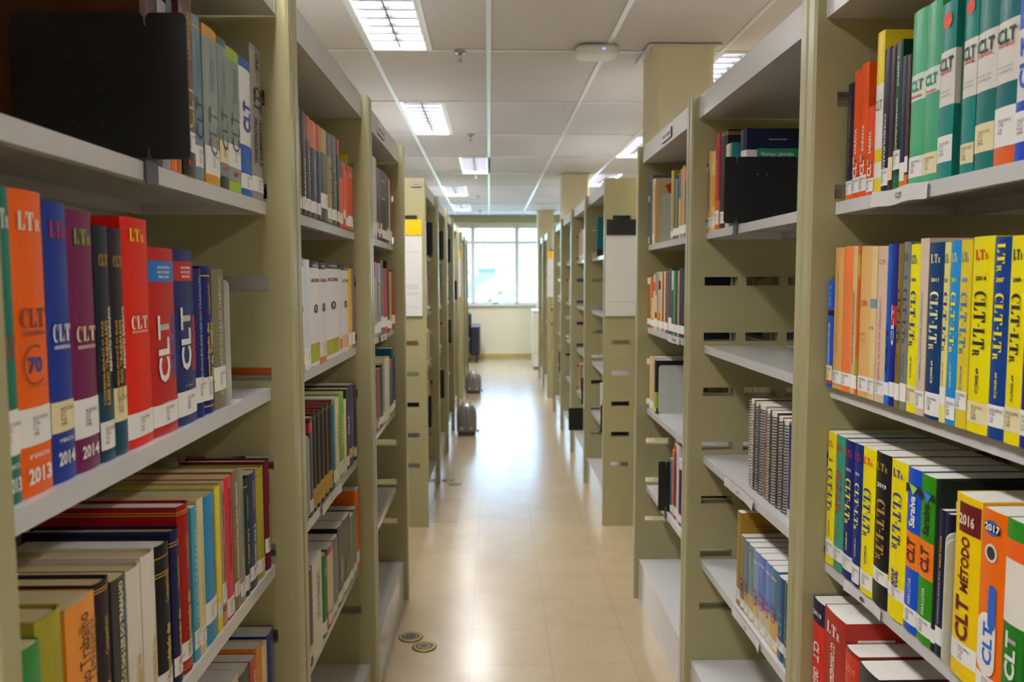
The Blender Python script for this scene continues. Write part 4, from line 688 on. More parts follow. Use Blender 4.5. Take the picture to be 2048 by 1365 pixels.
  (1.5184, 1.5601, 0.271, 0.165, '#4fa58c', 0, 0, [], [('LTr','#d8232c', 0.91, 0.7, 0.05, 'h','f'), ('CLT-LTr','#d8232c', 0.58, 0.33, 0.55, 'd','f'), ('43ª EDIÇÃO','#c88a2c', 0.3, 0.13, 0.2, 'd','b')], (0.07, 0.17, '#e8e6e2'), 'green book with red lettering', {}),
  (1.4758, 1.5184, 0.27, 0.165, '#253282', 0, 0, [], [('LTr','#d8232c', 0.91, 0.7, 0.05, 'h','f'), ('2015','#e8e6e2', 0.79, 0.5, 0.022, 'h','b'), ('CLT-LTr','#f0e630', 0.56, 0.33, 0.55, 'd','f'), ('44ª EDIÇÃO','#f0e630', 0.27, 0.13, 0.2, 'd','b')], (0.06, 0.17, '#e8e6e2'), 'navy book dated 2015', {}),
  (1.4434, 1.4758, 0.271, 0.165, '#23408c', 0, 0, [], [('LTr','#d8232c', 0.91, 0.7, 0.05, 'h','f'), ('2014','#e8e6e2', 0.79, 0.5, 0.022, 'h','b'), ('CLT-LTr','#ece68c', 0.56, 0.33, 0.55, 'd','f'), ('44ª EDIÇÃO','#ece68c', 0.27, 0.13, 0.2, 'd','b')], (0.02, 0.15, '#e8e6e2'), 'blue book with pale yellow lettering', {}),
  (1.3934, 1.4434, 0.272, 0.165, '#f2e40c', 0, 0, [], [('CLT-LTr','#26358a', 0.56, 0.33, 0.55, 'd','f'), ('44ª EDIÇÃO','#26358a', 0.27, 0.13, 0.2, 'd','b'), ('LTr','#e03a24', 0.91, 0.7, 0.05, 'h','f')], (0.04, 0.15, '#e8e6e2'), 'yellow book with red mark, beside the black one', {}),
  (1.3377, 1.3934, 0.274, 0.165, '#28272a', 0, 0, [], [('LTr','#b89a44', 0.91, 0.7, 0.05, 'h','f'), ('2019','#e8e6e2', 0.79, 0.6, 0.03, 'h','b'), ('CLT-LTr','#b08c3a', 0.5, 0.4, 0.55, 'd','f')], (0.15, 0.24, '#e8e6e2'), 'black book dated 2019', {}),
  (1.2822, 1.3377, 0.273, 0.165, '#f0e010', 0, 0, [], [('LTr','#26358a', 0.92, 0.6, 0.05, 'h','f'), ('CLT-LTr','#26358a', 0.62, 0.36, 0.5, 'd','f'), ('2020','#26358a', 0.26, 0.11, 0.4, 'd','b')], (0.13, 0.21, '#e8e6e2'), 'thick yellow book dated 2020', {}),
  (1.2406, 1.2822, 0.272, 0.165, '#1f62d0', 0, 0, [(0, 0.05, '#1f62d0'), (0.14, 0.39, '#1f62d0'), (0.39, 0.61, '#f08c28'), (0.61, 1, '#1f62d0')], [('Saraiva','#e8e6e2', 0.74, 0.19, 0.45, 'u','b'), ('CLT','#5c1c2c', 0.5, 0.15, 0.6, 'u','b'), ('PARA LUTAR','#e8e8e0', 0.25, 0.16, 0.2, 'u','s')], (0.05, 0.15, '#e8e6e2'), 'blue book with orange CLT panel', {'vee': '#9ad03c'}),
  (1.1983, 1.2406, 0.271, 0.165, '#3c9a1c', 0, 0, [(0, 0.05, '#3c9a1c'), (0.14, 0.39, '#3c9a1c'), (0.39, 0.61, '#f08c28'), (0.61, 1, '#3c9a1c')], [('Saraiva','#1e2a1c', 0.74, 0.19, 0.45, 'u','b'), ('CLT','#5c1c2c', 0.5, 0.15, 0.6, 'u','b'), ('PARA LUTAR','#e8e8e0', 0.25, 0.16, 0.2, 'u','s')], (0.05, 0.15, '#e8e6e2'), 'green book with orange CLT panel', {'vee': '#2c7ae0'}),
  (1.1842, 1.1983, 0.271, 0.22, '#1e332f', 1, 0, [], [], (0.05, 0.13, '#e8e6e2'), 'black green hardback showing a barcode panel', {'bars': 1}),
  (1.1666, 1.1842, 0.229, 0.13, '#2c2a50', 0, 0, [], [('PRÁTICA','#d8a82c', 0.72, 0.22, 0.3, 'u','b'), ('CONSOLIDAÇÃO','#d8d8e0', 0.4, 0.36, 0.3, 'u','s')], (0.08, 0.2, '#e8e6e2'), 'slim navy book', {}),
  (1.152, 1.1666, 0.228, 0.13, '#2a2850', 0, 0, [], [('PRÁTICA','#d8a82c', 0.72, 0.22, 0.3, 'u','b'), ('CONSOLIDAÇÃO','#d8d8e0', 0.4, 0.36, 0.3, 'u','s')], (0.08, 0.2, '#e8e6e2'), 'slim navy book', {}),
]),
('R3b',-1,0.672,0.865,'third shelf, right foreground bookcase','near',[
  (1.0713, 1.1336, 0.27, 0.165, '#efd012', 0, 0, [], [('CLT','#6a1c1c', 0.33, 0.24, 0.5, 'u','b', -0.05), ('MÉTODO','#6a1c1c', 0.63, 0.3, 0.4, 'u','b', -0.05), ('2016','#e0d0b0', 0.87, 0.6, 0.06, 'h','b')], (0.09, 0.2, '#e8e6e2'), 'thick yellow book lettered CLT metodo', {'panel': (0.8, 0.96, '#6a1620')}),
  (1.017, 1.0713, 0.266, 0.165, '#ee7c1c', 0, 0, [], [('CLT','#2468c8', 0.3, 0.22, 0.4, 'u','b'), ('CONSTITUIÇÃO FEDERAL','#dfe8f4', 0.5, 0.22, 0.14, 'u','b', 0.12), ('2017','#e8e6e2', 0.91, 0.6, 0.04, 'h','b')], (0.03, 0.13, '#e8e6e2'), 'orange book with white capsule and blue CLT', {'cap': 1}),
  (0.975, 1.017, 0.267, 0.165, '#e8e4dc', 0, 0, [(0.0, 0.48, '#2f8a2c'), (0.8, 0.9, '#ee7430'), (0.9, 1, '#3c9a34')], [('CLT','#e8e6e2', 0.32, 0.24, 0.5, 'u','b')], (0.02, 0.1, '#e8e6e2'), 'white and green book with CLT at frame edge', {}),
]),
('R4',-1,0.672,0.52,'fourth shelf, right foreground bookcase','near',[
  (1.579, 1.638, 0.285, 0.165, '#dd3a28', 0, 0, [(0.83, 1, '#2a2658')], [('2019','#e8e6e2', 0.9, 0.7, 0.035, 'h','b'), ('CLT','#e8e6e2', 0.62, 0.14, 0.5, 'd','b'), ('ORGANIZADA','#e8e6e2', 0.34, 0.3, 0.5, 'd','b')], None, 'red book with navy 2019 cap', {}),
  (1.48, 1.579, 0.291, 0.2, '#b8342a', 0, 0, [(0, 0.42, '#3a322e')], [('LTr','#e8e6e2', 0.88, 0.6, 0.08, 'h','f'), ('CLT ORGANIZADA','#f0dcc8', 0.64, 0.3, 0.2, 'd','b'), ('2019','#e8e6e2', 0.33, 0.6, 0.05, 'h','b')], None, 'brick red book lettered organizada', {'bars': 1}),
  (1.422, 1.48, 0.253, 0.18, '#9a2a24', 0, 0, [(0.72, 0.97, '#d0402c')], [('2019','#f0a05a', 0.85, 0.7, 0.05, 'h','s')], None, 'dark red book with orange 2019 cap', {}),
  (1.345, 1.422, 0.249, 0.2, '#3c3a3a', 0, 0, [], [('CLT','#9ac0b8', 0.7, 0.5, 0.06, 'h','b')], None, 'black book with pale bordered top', {}),
]),
('RB1',-1,0.678,1.58,'top shelf, right second bookcase','near',[
  (2.5232, 2.562, 0.25, 0.15, '#d8b878', 0, 0, [], [('DERECHO','#8a4a2c', 0.5, 0.5, 0.5, 'd','s')], (0.05, 0.17, '#e8e6e2'), 'thin tan book with brown lettering', {}),
  (2.4856, 2.5232, 0.243, 0.15, '#e2c888', 0, 0, [(0.3, 0.7, '#d8a83c')], [], (0.05, 0.17, '#e8e6e2'), 'thin cream and yellow book', {}),
  (2.4407, 2.4856, 0.289, 0.16, '#b8343c', 0, 0, [(0, 0.3, '#d8703c')], [('TRABALHO','#e8c8a8', 0.55, 0.4, 0.3, 'd','s')], (0.05, 0.2, '#e8e6e2'), 'red book with orange foot', {}),
  (2.3712, 2.4407, 0.287, 0.17, '#26242a', 1, 0, [(0.95, 0.955, '#d9a936'), (0.97, 0.975, '#d9a936')], [], (0.05, 0.17, '#e8e6e2'), 'black book with gold lines', {}),
  (2.3304, 2.3712, 0.24, 0.15, '#d8c49c', 0, 0, [], [], (0.05, 0.17, '#e8e6e2'), 'cream book behind the black bookend', {}),
  (2.3105, 2.3304, 0.239, 0.15, '#3c8c90', 0, 0, [], [], (0.05, 0.17, '#e8e6e2'), 'teal book behind the black bookend', {}),
]),
('RB4',-1,0.675,0.52,'fourth shelf, right second bookcase','near',[
  (2.1464, 2.1811, 0.265, 0.24, '#a8852c', 0, 0, [], [], (0.06, 0.18, '#e8e6e2'), 'tall gold book with large front cover', {'front': 1}),
  (2.1106, 2.1464, 0.208, 0.165, '#8c8876', 0, 0, [], [('CLT','#2c2822', 0.35, 0.2, 0.6, 'u','b')], (0.04, 0.15, '#e8e6e2'), 'grey tan book with black CLT', {}),
  (2.0786, 2.1106, 0.206, 0.165, '#6c8a96', 0, 0, [(0, 0.3, '#c8b27c')], [('CLT','#c83a2c', 0.35, 0.2, 0.6, 'u','b')], (0.04, 0.15, '#e8e6e2'), 'blue grey book with red CLT', {}),
  (2.036, 2.0786, 0.206, 0.165, '#7d9a9e', 0, 0, [(0, 0.35, '#c8b27c')], [('CLT','#b84a3c', 0.93, 0.8, 0.05, 'h','b')], (0.04, 0.15, '#e8e6e2'), 'faded teal book with red top mark', {}),
  (1.9916, 2.036, 0.205, 0.165, '#8aa4c4', 0, 0, [(0, 0.35, '#d0c098')], [('CLT','#c8304c', 0.4, 0.22, 0.55, 'u','b'), ('1997','#e8e6e2', 0.85, 0.8, 0.03, 'h','b')], (0.04, 0.15, '#e8e6e2'), 'pale blue book with red CLT', {}),
  (1.9407, 1.9916, 0.206, 0.165, '#6a84c4', 0, 0, [(0, 0.35, '#d0c8b4')], [('CLT','#c8304c', 0.42, 0.22, 0.55, 'u','b'), ('1999','#e8e6e2', 0.88, 0.8, 0.03, 'h','b')], (0.04, 0.15, '#e8e6e2'), 'periwinkle book with red CLT', {}),
  (1.903, 1.9407, 0.206, 0.165, '#7a94cc', 0, 0, [(0, 0.4, '#d8c8a0')], [('CLT','#c8304c', 0.42, 0.22, 0.55, 'u','b'), ('2000','#e8e6e2', 0.88, 0.8, 0.03, 'h','b')], (0.04, 0.15, '#e8e6e2'), 'lavender blue book with red CLT', {}),
  (1.8546, 1.903, 0.207, 0.165, '#5c88a4', 0, 0, [(0, 0.4, '#d8b46c')], [('CLT','#c8304c', 0.45, 0.22, 0.55, 'u','b'), ('2001','#e8e6e2', 0.88, 0.8, 0.03, 'h','b')], (0.04, 0.15, '#e8e6e2'), 'blue book fading to cream dated 2001', {}),
  (1.8094, 1.8546, 0.203, 0.165, '#1f5c84', 0, 0, [], [('CLT','#7aa8bc', 0.45, 0.3, 0.55, 'u','s')], (0.12, 0.24, '#e8e6e2'), 'deep blue book with outlined CLT', {}),
  (1.7754, 1.8094, 0.204, 0.165, '#1d5a60', 0, 0, [], [('CLT','#6a9a9c', 0.45, 0.3, 0.55, 'u','s')], (0.12, 0.24, '#e8e6e2'), 'dark teal book beside the upright', {}),
]),
('RC1',-1,0.677,1.58,'top shelf, right third bookcase','mid',[
  (3.4696, 3.5377, 0.296, 0.2, '#5c6c80', 0, 0, [], [], None, 'blue grey book against the upright', {}),
  (3.4041, 3.4696, 0.275, 0.19, '#dcc49a', 0, 0, [], [], (0.05, 0.15, '#e8e6e2'), 'cream book with red map on cover', {'map': 1}),
]),
('RC1b',-1,0.677,1.58,'top shelf, right third bookcase','mid',[
  (3.0576, 3.1014, 0.261, 0.18, '#b8aa3c', 0, 0, [], [], (0.03, 0.12, '#e8e6e2'), 'olive yellow book', {}),
  (3.0234, 3.0576, 0.231, 0.165, '#4a4a44', 0, 0, [], [], (0.05, 0.17, '#e8e6e2'), 'dark grey book', {}),
  (2.994, 3.0234, 0.222, 0.165, '#8c8878', 0, 0, [], [], (0.05, 0.17, '#e8e6e2'), 'grey beige book', {}),
  (2.9694, 2.994, 0.222, 0.165, '#26344c', 0, 0, [], [], (0.05, 0.17, '#e8e6e2'), 'navy book beside the teal one', {}),
  (2.9411, 2.9694, 0.237, 0.165, '#1f7a86', 0, 0, [(0, 0.6, '#d8c834')], [], (0.05, 0.17, '#e8e6e2'), 'teal book with yellow foot', {}),
  (2.9094, 2.9411, 0.247, 0.165, '#c08a64', 0, 0, [], [], (0.05, 0.17, '#e8e6e2'), 'light brown book', {}),
  (2.8785, 2.9094, 0.254, 0.165, '#d0a878', 0, 0, [], [], (0.05, 0.17, '#e8e6e2'), 'tan book with red lettering', {}),
  (2.8444, 2.8785, 0.244, 0.165, '#2a2c50', 0, 0, [(0.8, 1, '#d8402c'), (0.05, 0.18, '#c83a2c')], [], (0.05, 0.17, '#e8e6e2'), 'navy book with red head and foot', {}),
  (2.8184, 2.8444, 0.259, 0.165, '#dcdcda', 0, 0, [], [], (0.05, 0.17, '#e8e6e2'), 'white book beside the upright', {}),
]),
('RC2',-1,0.677,1.22,'second shelf, right third bookcase','mid',[
  (3.4651, 3.4992, 0.226, 0.165, '#d8983c', 0, 0, [], [], (0.05, 0.17, '#e8e6e2'), 'amber book at the far end', {}),
  (3.4261, 3.4651, 0.222, 0.165, '#d85a34', 0, 0, [(0.2, 0.6, '#e0cca0')], [], (0.05, 0.17, '#e8e6e2'), 'orange book with cream middle', {}),
  (3.388, 3.4261, 0.234, 0.165, '#e0d0ac', 0, 0, [(0.7, 0.85, '#e0702c')], [], (0.05, 0.17, '#e8e6e2'), 'cream book with red band', {}),
  (3.3507, 3.388, 0.242, 0.165, '#7aa0c8', 0, 0, [(0, 0.6, '#d8d4cc'), (0.2, 0.3, '#5a2458')], [], (0.05, 0.17, '#e8e6e2'), 'light blue topped book', {}),
  (3.3194, 3.3507, 0.244, 0.165, '#d8a01c', 0, 0, [], [], (0.05, 0.17, '#e8e6e2'), 'golden yellow book', {}),
  (3.2735, 3.3194, 0.242, 0.165, '#b8c4b4', 0, 0, [(0.05, 0.3, '#e88a2c'), (0.7, 0.85, '#8a2c2c')], [], (0.05, 0.17, '#e8e6e2'), 'pale book with orange foot', {}),
  (3.2387, 3.2735, 0.243, 0.165, '#e0c8b0', 0, 0, [], [], (0.05, 0.17, '#e8e6e2'), 'pale pink book', {}),
  (3.2142, 3.2387, 0.241, 0.165, '#a84434', 0, 0, [], [], (0.05, 0.17, '#e8e6e2'), 'brick book', {}),
  (3.1759, 3.2142, 0.243, 0.165, '#ddc8a0', 0, 0, [], [], (0.05, 0.17, '#e8e6e2'), 'cream book', {}),
  (3.1524, 3.1759, 0.238, 0.165, '#4c545c', 0, 0, [], [], (0.05, 0.17, '#e8e6e2'), 'slate book', {}),
  (3.1292, 3.1524, 0.24, 0.165, '#a07068', 0, 0, [], [], (0.05, 0.17, '#e8e6e2'), 'dusty rose book', {}),
  (3.0705, 3.1292, 0.253, 0.165, '#5c6470', 0, 0, [], [], (0.05, 0.25, '#e8e6e2'), 'thick steel grey book', {}),
  (3.0355, 3.0705, 0.245, 0.165, '#d4d4d0', 0, 0, [(0, 0.7, '#5a5050')], [], (0.05, 0.17, '#e8e6e2'), 'white topped grey book', {}),
  (3.014, 3.0355, 0.245, 0.165, '#3cb48c', 0, 0, [], [], (0.05, 0.17, '#e8e6e2'), 'mint book', {}),
  (2.9928, 3.014, 0.244, 0.165, '#3a8a2c', 0, 0, [], [], (0.05, 0.17, '#e8e6e2'), 'green book', {}),
  (2.9677, 2.9928, 0.242, 0.165, '#26302c', 0, 0, [], [], (0.05, 0.17, '#e8e6e2'), 'black green book', {}),
  (2.939, 2.9677, 0.244, 0.165, '#c0a090', 0, 0, [], [], (0.05, 0.17, '#e8e6e2'), 'pale brown book', {}),
  (2.9148, 2.939, 0.253, 0.165, '#5a2440', 0, 0, [], [], (0.05, 0.17, '#e8e6e2'), 'plum book', {}),
  (2.8832, 2.9148, 0.252, 0.165, '#262a4c', 0, 0, [], [], (0.05, 0.17, '#e8e6e2'), 'navy book with white lettering', {}),
  (2.856, 2.8832, 0.254, 0.165, '#1e2030', 0, 0, [], [], (0.05, 0.17, '#e8e6e2'), 'black navy book', {}),
  (2.8332, 2.856, 0.255, 0.165, '#9ab0b8', 0, 0, [], [], (0.05, 0.17, '#e8e6e2'), 'glossy silver book', {}),
  (2.8033, 2.8332, 0.255, 0.165, '#1c2040', 0, 0, [], [], (0.05, 0.17, '#e8e6e2'), 'midnight blue book beside the upright', {}),
]),
('RC3',-1,0.677,0.865,'third shelf, right third bookcase','mid',[
  (3.4498, 3.4898, 0.231, 0.2, '#dcc8a4', 0, 0, [], [], (0.05, 0.17, '#e8e6e2'), 'cream book against the upright', {}),
  (3.4106, 3.4498, 0.233, 0.2, '#d8bc90', 0, 0, [], [], (0.05, 0.17, '#e8e6e2'), 'tan book behind the white bookend', {}),
  (3.3831, 3.4106, 0.234, 0.2, '#d0c0a0', 0, 0, [], [], (0.05, 0.17, '#e8e6e2'), 'pale book behind the white bookend', {}),
  (3.3401, 3.3831, 0.227, 0.22, '#24283c', 0, 0, [(0.1, 0.4, '#a8b03c')], [], (0.03, 0.1, '#d8d83c'), 'navy book with yellow lettering', {}),
]),
('RC4',-1,0.677,0.52,'fourth shelf, right third bookcase','mid',[
  (3.01, 3.0546, 0.217, 0.15, '#5a8aa4', 0, 0, [], [], (0.05, 0.17, '#e8e6e2'), 'blue book beside the black bookend', {}),
  (2.9882, 3.01, 0.26, 0.165, '#e08a3c', 0, 0, [], [], (0.05, 0.17, '#e8e6e2'), 'thin orange book', {}),
  (2.9454, 2.9882, 0.286, 0.165, '#8a3a64', 0, 0, [(0.9, 1, '#e0702c')], [], (0.05, 0.17, '#e8e6e2'), 'purple book with orange head', {}),
  (2.908, 2.9454, 0.289, 0.18, '#d8d4d4', 0, 0, [], [], (0.05, 0.17, '#e8e6e2'), 'white book with grey foot', {}),
  (2.8594, 2.908, 0.249, 0.165, '#3a2c58', 0, 0, [(0.85, 1, '#e0e0e0')], [], (0.05, 0.17, '#e8e6e2'), 'dark violet book', {}),
  (2.8358, 2.8594, 0.211, 0.165, '#b83a2c', 0, 0, [], [], (0.05, 0.17, '#e8e6e2'), 'red book beside the violet one', {}),
  (2.8125, 2.8358, 0.213, 0.165, '#3a2622', 0, 0, [], [], (0.05, 0.17, '#e8e6e2'), 'dark brown book', {}),
]),
]
LIM = {'A': 1.558, 'B': 2.516, 'C': 3.468}
ROWY = {}; KX = {}
for rn, s, X, z, loc, style, bl in SHELVED:
    lim = LIM['B' if rn[1] == 'B' else 'C' if rn[1] == 'C' else 'A']
    ymax = max(b[1] for b in bl); k = KX.get(rn.rstrip('b'), min(1, lim/ymax)); KX[rn] = k
    X = X*k; ROWY[rn] = (min(b[0] for b in bl)*k, ymax*k, X)
    order = sorted(range(len(bl)), key=lambda i: bl[i][0]); lab = [None]*len(bl)
    for i, l in zip(order, unique_labels([bl[i][10] for i in order], loc)): lab[i] = l
    for i, b in enumerate(bl):
        y0, y1, h, d, col, hb, dx, bands, tx, st, desc, ex = b
        if st and style == 'mid': st = (st[0], st[1], st[2])
        make_book('book', s, X, z, y0*k, y1*k, h*k, d, col, hb, dx, bands, tx, st, lab[i], 'books on the '+loc, ex, style)
# ------------------------------------------------------------------ spiral bound volumes
def coil(h, t):
    n = int(h/.0075); pts = []
    r = t*.5
    for i in range(n*9+1):
        a = 2*math.pi*i/9; pts.append((-.006+ .011*math.cos(a), r*math.sin(a), .006+(h-.012)*i/(n*9)))
    return pts
Y = 2.255
SPI = [(2.205-.07, .036, .243, '#b9b2a8', '#8a5a34'), (2.169-.07, .034, .240, '#2c2a2c', '#9a6a3c'), (2.135-.07, .055, .240, '#1e1e20', '#c8c4bc'), (2.08-.07, .034, .236, '#8a6a4c', '#b8763a'), (2.046-.07, .052, .236, '#1e1e20', '#3a3634'), (1.994-.07, .036, .232, '#26262a', '#b0602c'), (1.958-.07, .04, .23, '#1e1e22', '#c9c2b4')]
sl = unique_labels(['pale wire spiral bound volume', 'black wire spiral bound volume with tan cover', 'thick black wire spiral bound volume with white cover', 'bronze wire spiral bound volume', 'thick black wire spiral bound volume with dark cover', 'black wire spiral bound volume with rust cover', 'black wire spiral bound volume by the upright'], 'third shelf, right second bookcase')
for (y1, t, h, wc, cc), lb in zip(SPI, sl):
    o = thing('spiral_bound_book', lb, 'book', (.69, y1-t/2, .8656), math.pi, 'spiral bound volumes in the right second bookcase')
    mb = MB(); mb.box(-.175, -.004, -t*.42, t*.42, .001, h-.001); mb.build('pages', M_PAGEW, o)
    mb = MB(); mb.box(-.178, -.002, -t*.46, -t*.425, 0, h); mb.box(-.178, -.002, t*.425, t*.46, 0, h); mb.build('cover', mat(cc, .5), o)
    mb = MB(); mb.tube(coil(h, t*.92), .0015, 5); mb.build('wire_coil', mat(wc, .35, metal=.3), o)
make_book('book', -1, .69, .865, 1.826, 1.846, .225, .17, '#26347c', 0, 0, [(0, .1, '#d0ccc8')], [('CONSOLIDAÇÃO', '#a8b0d8', .5, .5, .4, 'd', 's')], None, 'navy paperback beside the spiral volumes, right second bookcase', 'books on the third shelf, right second bookcase', {}, 'near')
# the large book whose front cover shows above the black bookend
o = make_book('book', -1, .683, 1.58, 2.2075, 2.258, .262, .165, '#1c2a48', 1, 0, [(0, .78, '#d8d4d0')], [], None, 'navy and white book lettered Normas Laborales, behind the black bookend', 'books on the top shelf, right second bookcase', {}, 'near')
mb = MB(); mb.quad([(-.035, .0262, .03), (-.15, .0262, .03), (-.15, .0262, .208), (-.035, .0262, .208)]); p = mb.build('green_title_panel', mat('#1c7a62', .4), o)
letter('Normas Laborales', '#e6e2d8', 's', p, -.092, .0266, .193, .09, .012, 'h', 'title_lettering', rz=math.pi/2)
letter('Alejandro Castello', '#d8d4cc', 's', o, -.092, .0266, .232, .05, .006, 'h', 'author_lettering', rz=math.pi/2)
# ------------------------------------------------------------------ bookends
def round_rect(x0, x1, z0, z1, r, n=5):
    P = []
    for cx, cz, a0 in ((x1-r, z1-r, 0), (x0+r, z1-r, 90), (x0+r, z0+r, 180), (x1-r, z0+r, 270)):
        for i in range(n+1): a = math.radians(a0+90*i/n); P.append((cx+r*math.cos(a), cz+r*math.sin(a)))
    return P
def black_bookend(s, xf, y, z, w_, h, label, flap=.045, dots=(), ff=1):
    """plate stands square to the aisle; a front flap and a clip that hooks on the shelf edge"""
    o = thing('bookend', label, 'bookend', (xf, y, z), 0 if s > 0 else math.pi, 'black metal bookends')
    sgn = 1
    mb = MB(); mb.prism(round_rect(-w_, -.001, .004, h, .008), 'y', -.0011, .0011); pl = mb.build('plate', M_BLACK, o)
    mb = MB(); mb.prism(round_rect(.001, flap, .004, h, .008), 'y', -.0011, .0011); mb.box(-.002, .002, -.001, .001, .02, h-.016); mb.build('front_flap', M_BLACK, o)
    mb = MB(); mb.box(-.05, .001, *((-.03, .0) if s*ff > 0 else (0, .03)), .0002, .0012)
    mb.build('foot', mat('#2c2c30', .4), o)
    mb = MB(); mb.prism(round_rect(-.018, .018, -.030, .0012, .005), 'x', .0012, .003); mb.v = [(a, b, c+(.172 if abs(z-.3486) < 1e-4 else 0)) for a, b, c in mb.v]; mb.build('shelf_clip', mat('#45454c', .4), o)
    if dots:
        mb = MB()
        for dx, dz in dots: mb.box(dx, dx+.004, (-.0013 if s > 0 else .0011), (-.0011 if s > 0 else .0013), dz, dz+.004)
        mb.build('punched_hole', mat('#8a8680' if s < 0 else '#3a2a20', .5), pl)
    return o
RY = lambda n, e=0: ROWY[n][e]
black_bookend(1, -.4405, RY('L1')-.0025, 1.5806, .166, .186, 'large black metal bookend on top shelf, left foreground', .052, [(-.13+.035*i, .05+.04*j) for i in range(3) for j in range(3)])
black_bookend(-1, .6635, 2.205, 1.5806, .165, .185, 'black metal bookend before the Normas Laborales book, top shelf right', .035, ((-.085, .135), (-.06, .135)))
black_bookend(-1, .664, RY('RC4', 1)+.003, .5206, .10, .20, 'black metal bookend on the fourth shelf, right third bookcase', .03, (), -1)
def plate_bookend(s, xf, y, z, w_, h, label, foot=1):
    o = thing('bookend', label, 'bookend', (xf, y, z), 0 if s > 0 else math.pi, 'white metal bookends')
    mb = MB(); mb.prism(round_rect(-w_, 0, .0008, h, .012), 'y', -.0011, .0011); mb.build('plate', M_WBE, o)
    mb = MB(); mb.box(-w_, 0, .0012, .06, .0001, .0007) if foot > 0 else mb.box(-w_, 0, -.06, -.0012, .0001, .0007)
    if foot: mb.build('foot', M_WBE, o)
    return o
plate_bookend(1, -.447, RY('L2', 1)+.0025, 1.2203, .13, .212, 'white metal bookend closing the second shelf row, left foreground', 1)
plate_bookend(1, -.442, RY('LB3')-.0025, .8653, .15, .2, 'white metal bookend before the leather volumes, left second bookcase', -1)
gm_ = (RY('R3')+RY('R3b', 1))/2
plate_bookend(-1, .651, gm_+.0022, .8653, .14, .198, 'white metal bookend beside the slim navy books, right foreground', 0)
plate_bookend(-1, .649, gm_-.0022, .8653, .14, .19, 'white metal bookend touching the yellow metodo book, right foreground', 0)
plate_bookend(-1, .688, RY('RC1')-.0025, 1.5803, .17, .205, 'white metal bookend before the red map book, right third bookcase', 1)
plate_bookend(-1, .684, RY('RC3')-.0025, .8653, .19, .205, 'white metal bookend on the third shelf, right third bookcase', 1)
# ------------------------------------------------------------------ paper shelf labels
def shelf_slip(s, xf, y0, y1, z, label, text='CLT', h=.026):
    o = thing('shelf_label', label, 'label', (xf, (y0+y1)/2, z), 0 if s > 0 else math.pi, 'paper shelf labels')
    L = y1-y0; mb = MB(); n = 14
    for i in range(n):
        a, b = -L/2+L*i/n, -L/2+L*(i+1)/n
        f = lambda u: .002+.004*(2*u/L)**4+.0012*math.sin(u*60)
        za, zb = .0015*math.sin(a*50), .0015*math.sin(b*50)
        mb.quad([(f(a), a, za-h), (f(b), b, zb-h), (f(b)*.6+.0006, b, zb), (f(a)*.6+.0006, a, za)], 0, True)
    p = mb.build('paper_strip', mat('#d4d2d2', .35, coat=.3), o)
    letter(text, '#4a4848', 'b', o, .0042, 0, -h*.5, .02 if len(text) < 5 else .07, .009, 'h', 'printed_word')
shelf_slip(-1, .6645, 1.22, 1.40, 1.581, 'curling white paper label on the top shelf edge, right foreground')
shelf_slip(-1, .6645, 2.00, 2.26, .861, 'white paper label under the spiral volumes, right second bookcase')
shelf_slip(-1, .6645, 1.93, 2.16, .517, 'white paper label on the fourth shelf, right second bookcase')
shelf_slip(1, -.4416, 1.98, 2.22, .862, 'white paper label under the leather volumes, left second bookcase')
shelf_slip(-1, .6645, 2.85, 3.03, 1.219, 'white paper label on the second shelf, right third bookcase', 'TRABALHO')
shelf_slip(1, -.4416, 3.02, 3.2, 1.219, 'white paper label on the second shelf, left third bookcase', 'TRABALHO')
shelf_slip(-1, .6645, 1.32, 1.46, .862, 'white paper label on the third shelf, right foreground', ' . ', .02)
# ------------------------------------------------------------------ engraved plates on the top panels and end panels
def plate_sign(s, y, label, text):
    xf = -.3926-.0209 if s > 0 else .616+.0209
    o = thing('sign_plate', label, 'sign', (xf, y, 1.962), 0 if s > 0 else math.pi, 'engraved bookcase sign plates')
    mb = MB(); mb.box(.0005, .004, -.075, .075, -.017, .017); mb.build('plate', mat('#d5d2cc', .35), o, .002)
    mb = MB(); mb.box(.0004, .0046, -.078, .078, -.0185, -.0165); mb.box(.0004, .0046, .0755, .078, -.0165, .017); mb.build('dark_edge', mat('#4c4a48', .4), o)
    letter(text, '#3a3838', 'b', o, .0044, 0, 0, .13, .013, 'h', 'sign_lettering')
plate_sign(-1, 2.985, 'engraved sign plate on the top panel, right third bookcase', 'DIREITO DO TRABALHO')
plate_sign(1, 2.93, 'engraved sign plate on the top panel, left third bookcase', 'DIREITO DO TRABALHO')
def end_sign(s, y, x0, x1, z0, z1, head, hc, label):
    o = thing('range_sign', label, 'sign', (x0, y, z0), 0, 'hanging range index boards')
    W_, H = x1-x0, z1-z0
    mb = MB(); mb.box(0, W_, -.010, -.006, 0, H); mb.build('white_board', mat('#d9d7d4', .35, coat=.2), o)
    mb = MB(); mb.box(.004 if s < 0 else -.0, W_, -.0135, -.0102, H-head, H+.004); mb.build('header', mat(hc, .4), o)
    mb = MB()
    for xx in (W_*.25, W_*.75): mb.box(xx-.008, xx+.008, -.0058, -.0008, H-.05, H)
    mb.build('hook', mat('#55565a', .4), o)
    mb = MB(); zz = (.08,) if s < 0 else (.05, .12, .13, .155, .165, .175, .36)
    for z_ in zz: mb.box(.01, W_*.55 if s < 0 else W_-.02, -.0103, -.0101, z_*1., z_+.0025)
    mb.build('printed_lines', mat('#a4a2a0', .5), o)
end_sign(-1, 4.533, .622, .93, 1.222, 1.764, .084, '#19191c', 'white index board with a black header on the right end panel')
end_sign(1, 4.533, -.72, -.414, 1.225, 1.764, .084, '#eebc08', 'white index board with a yellow header on the left end panel')
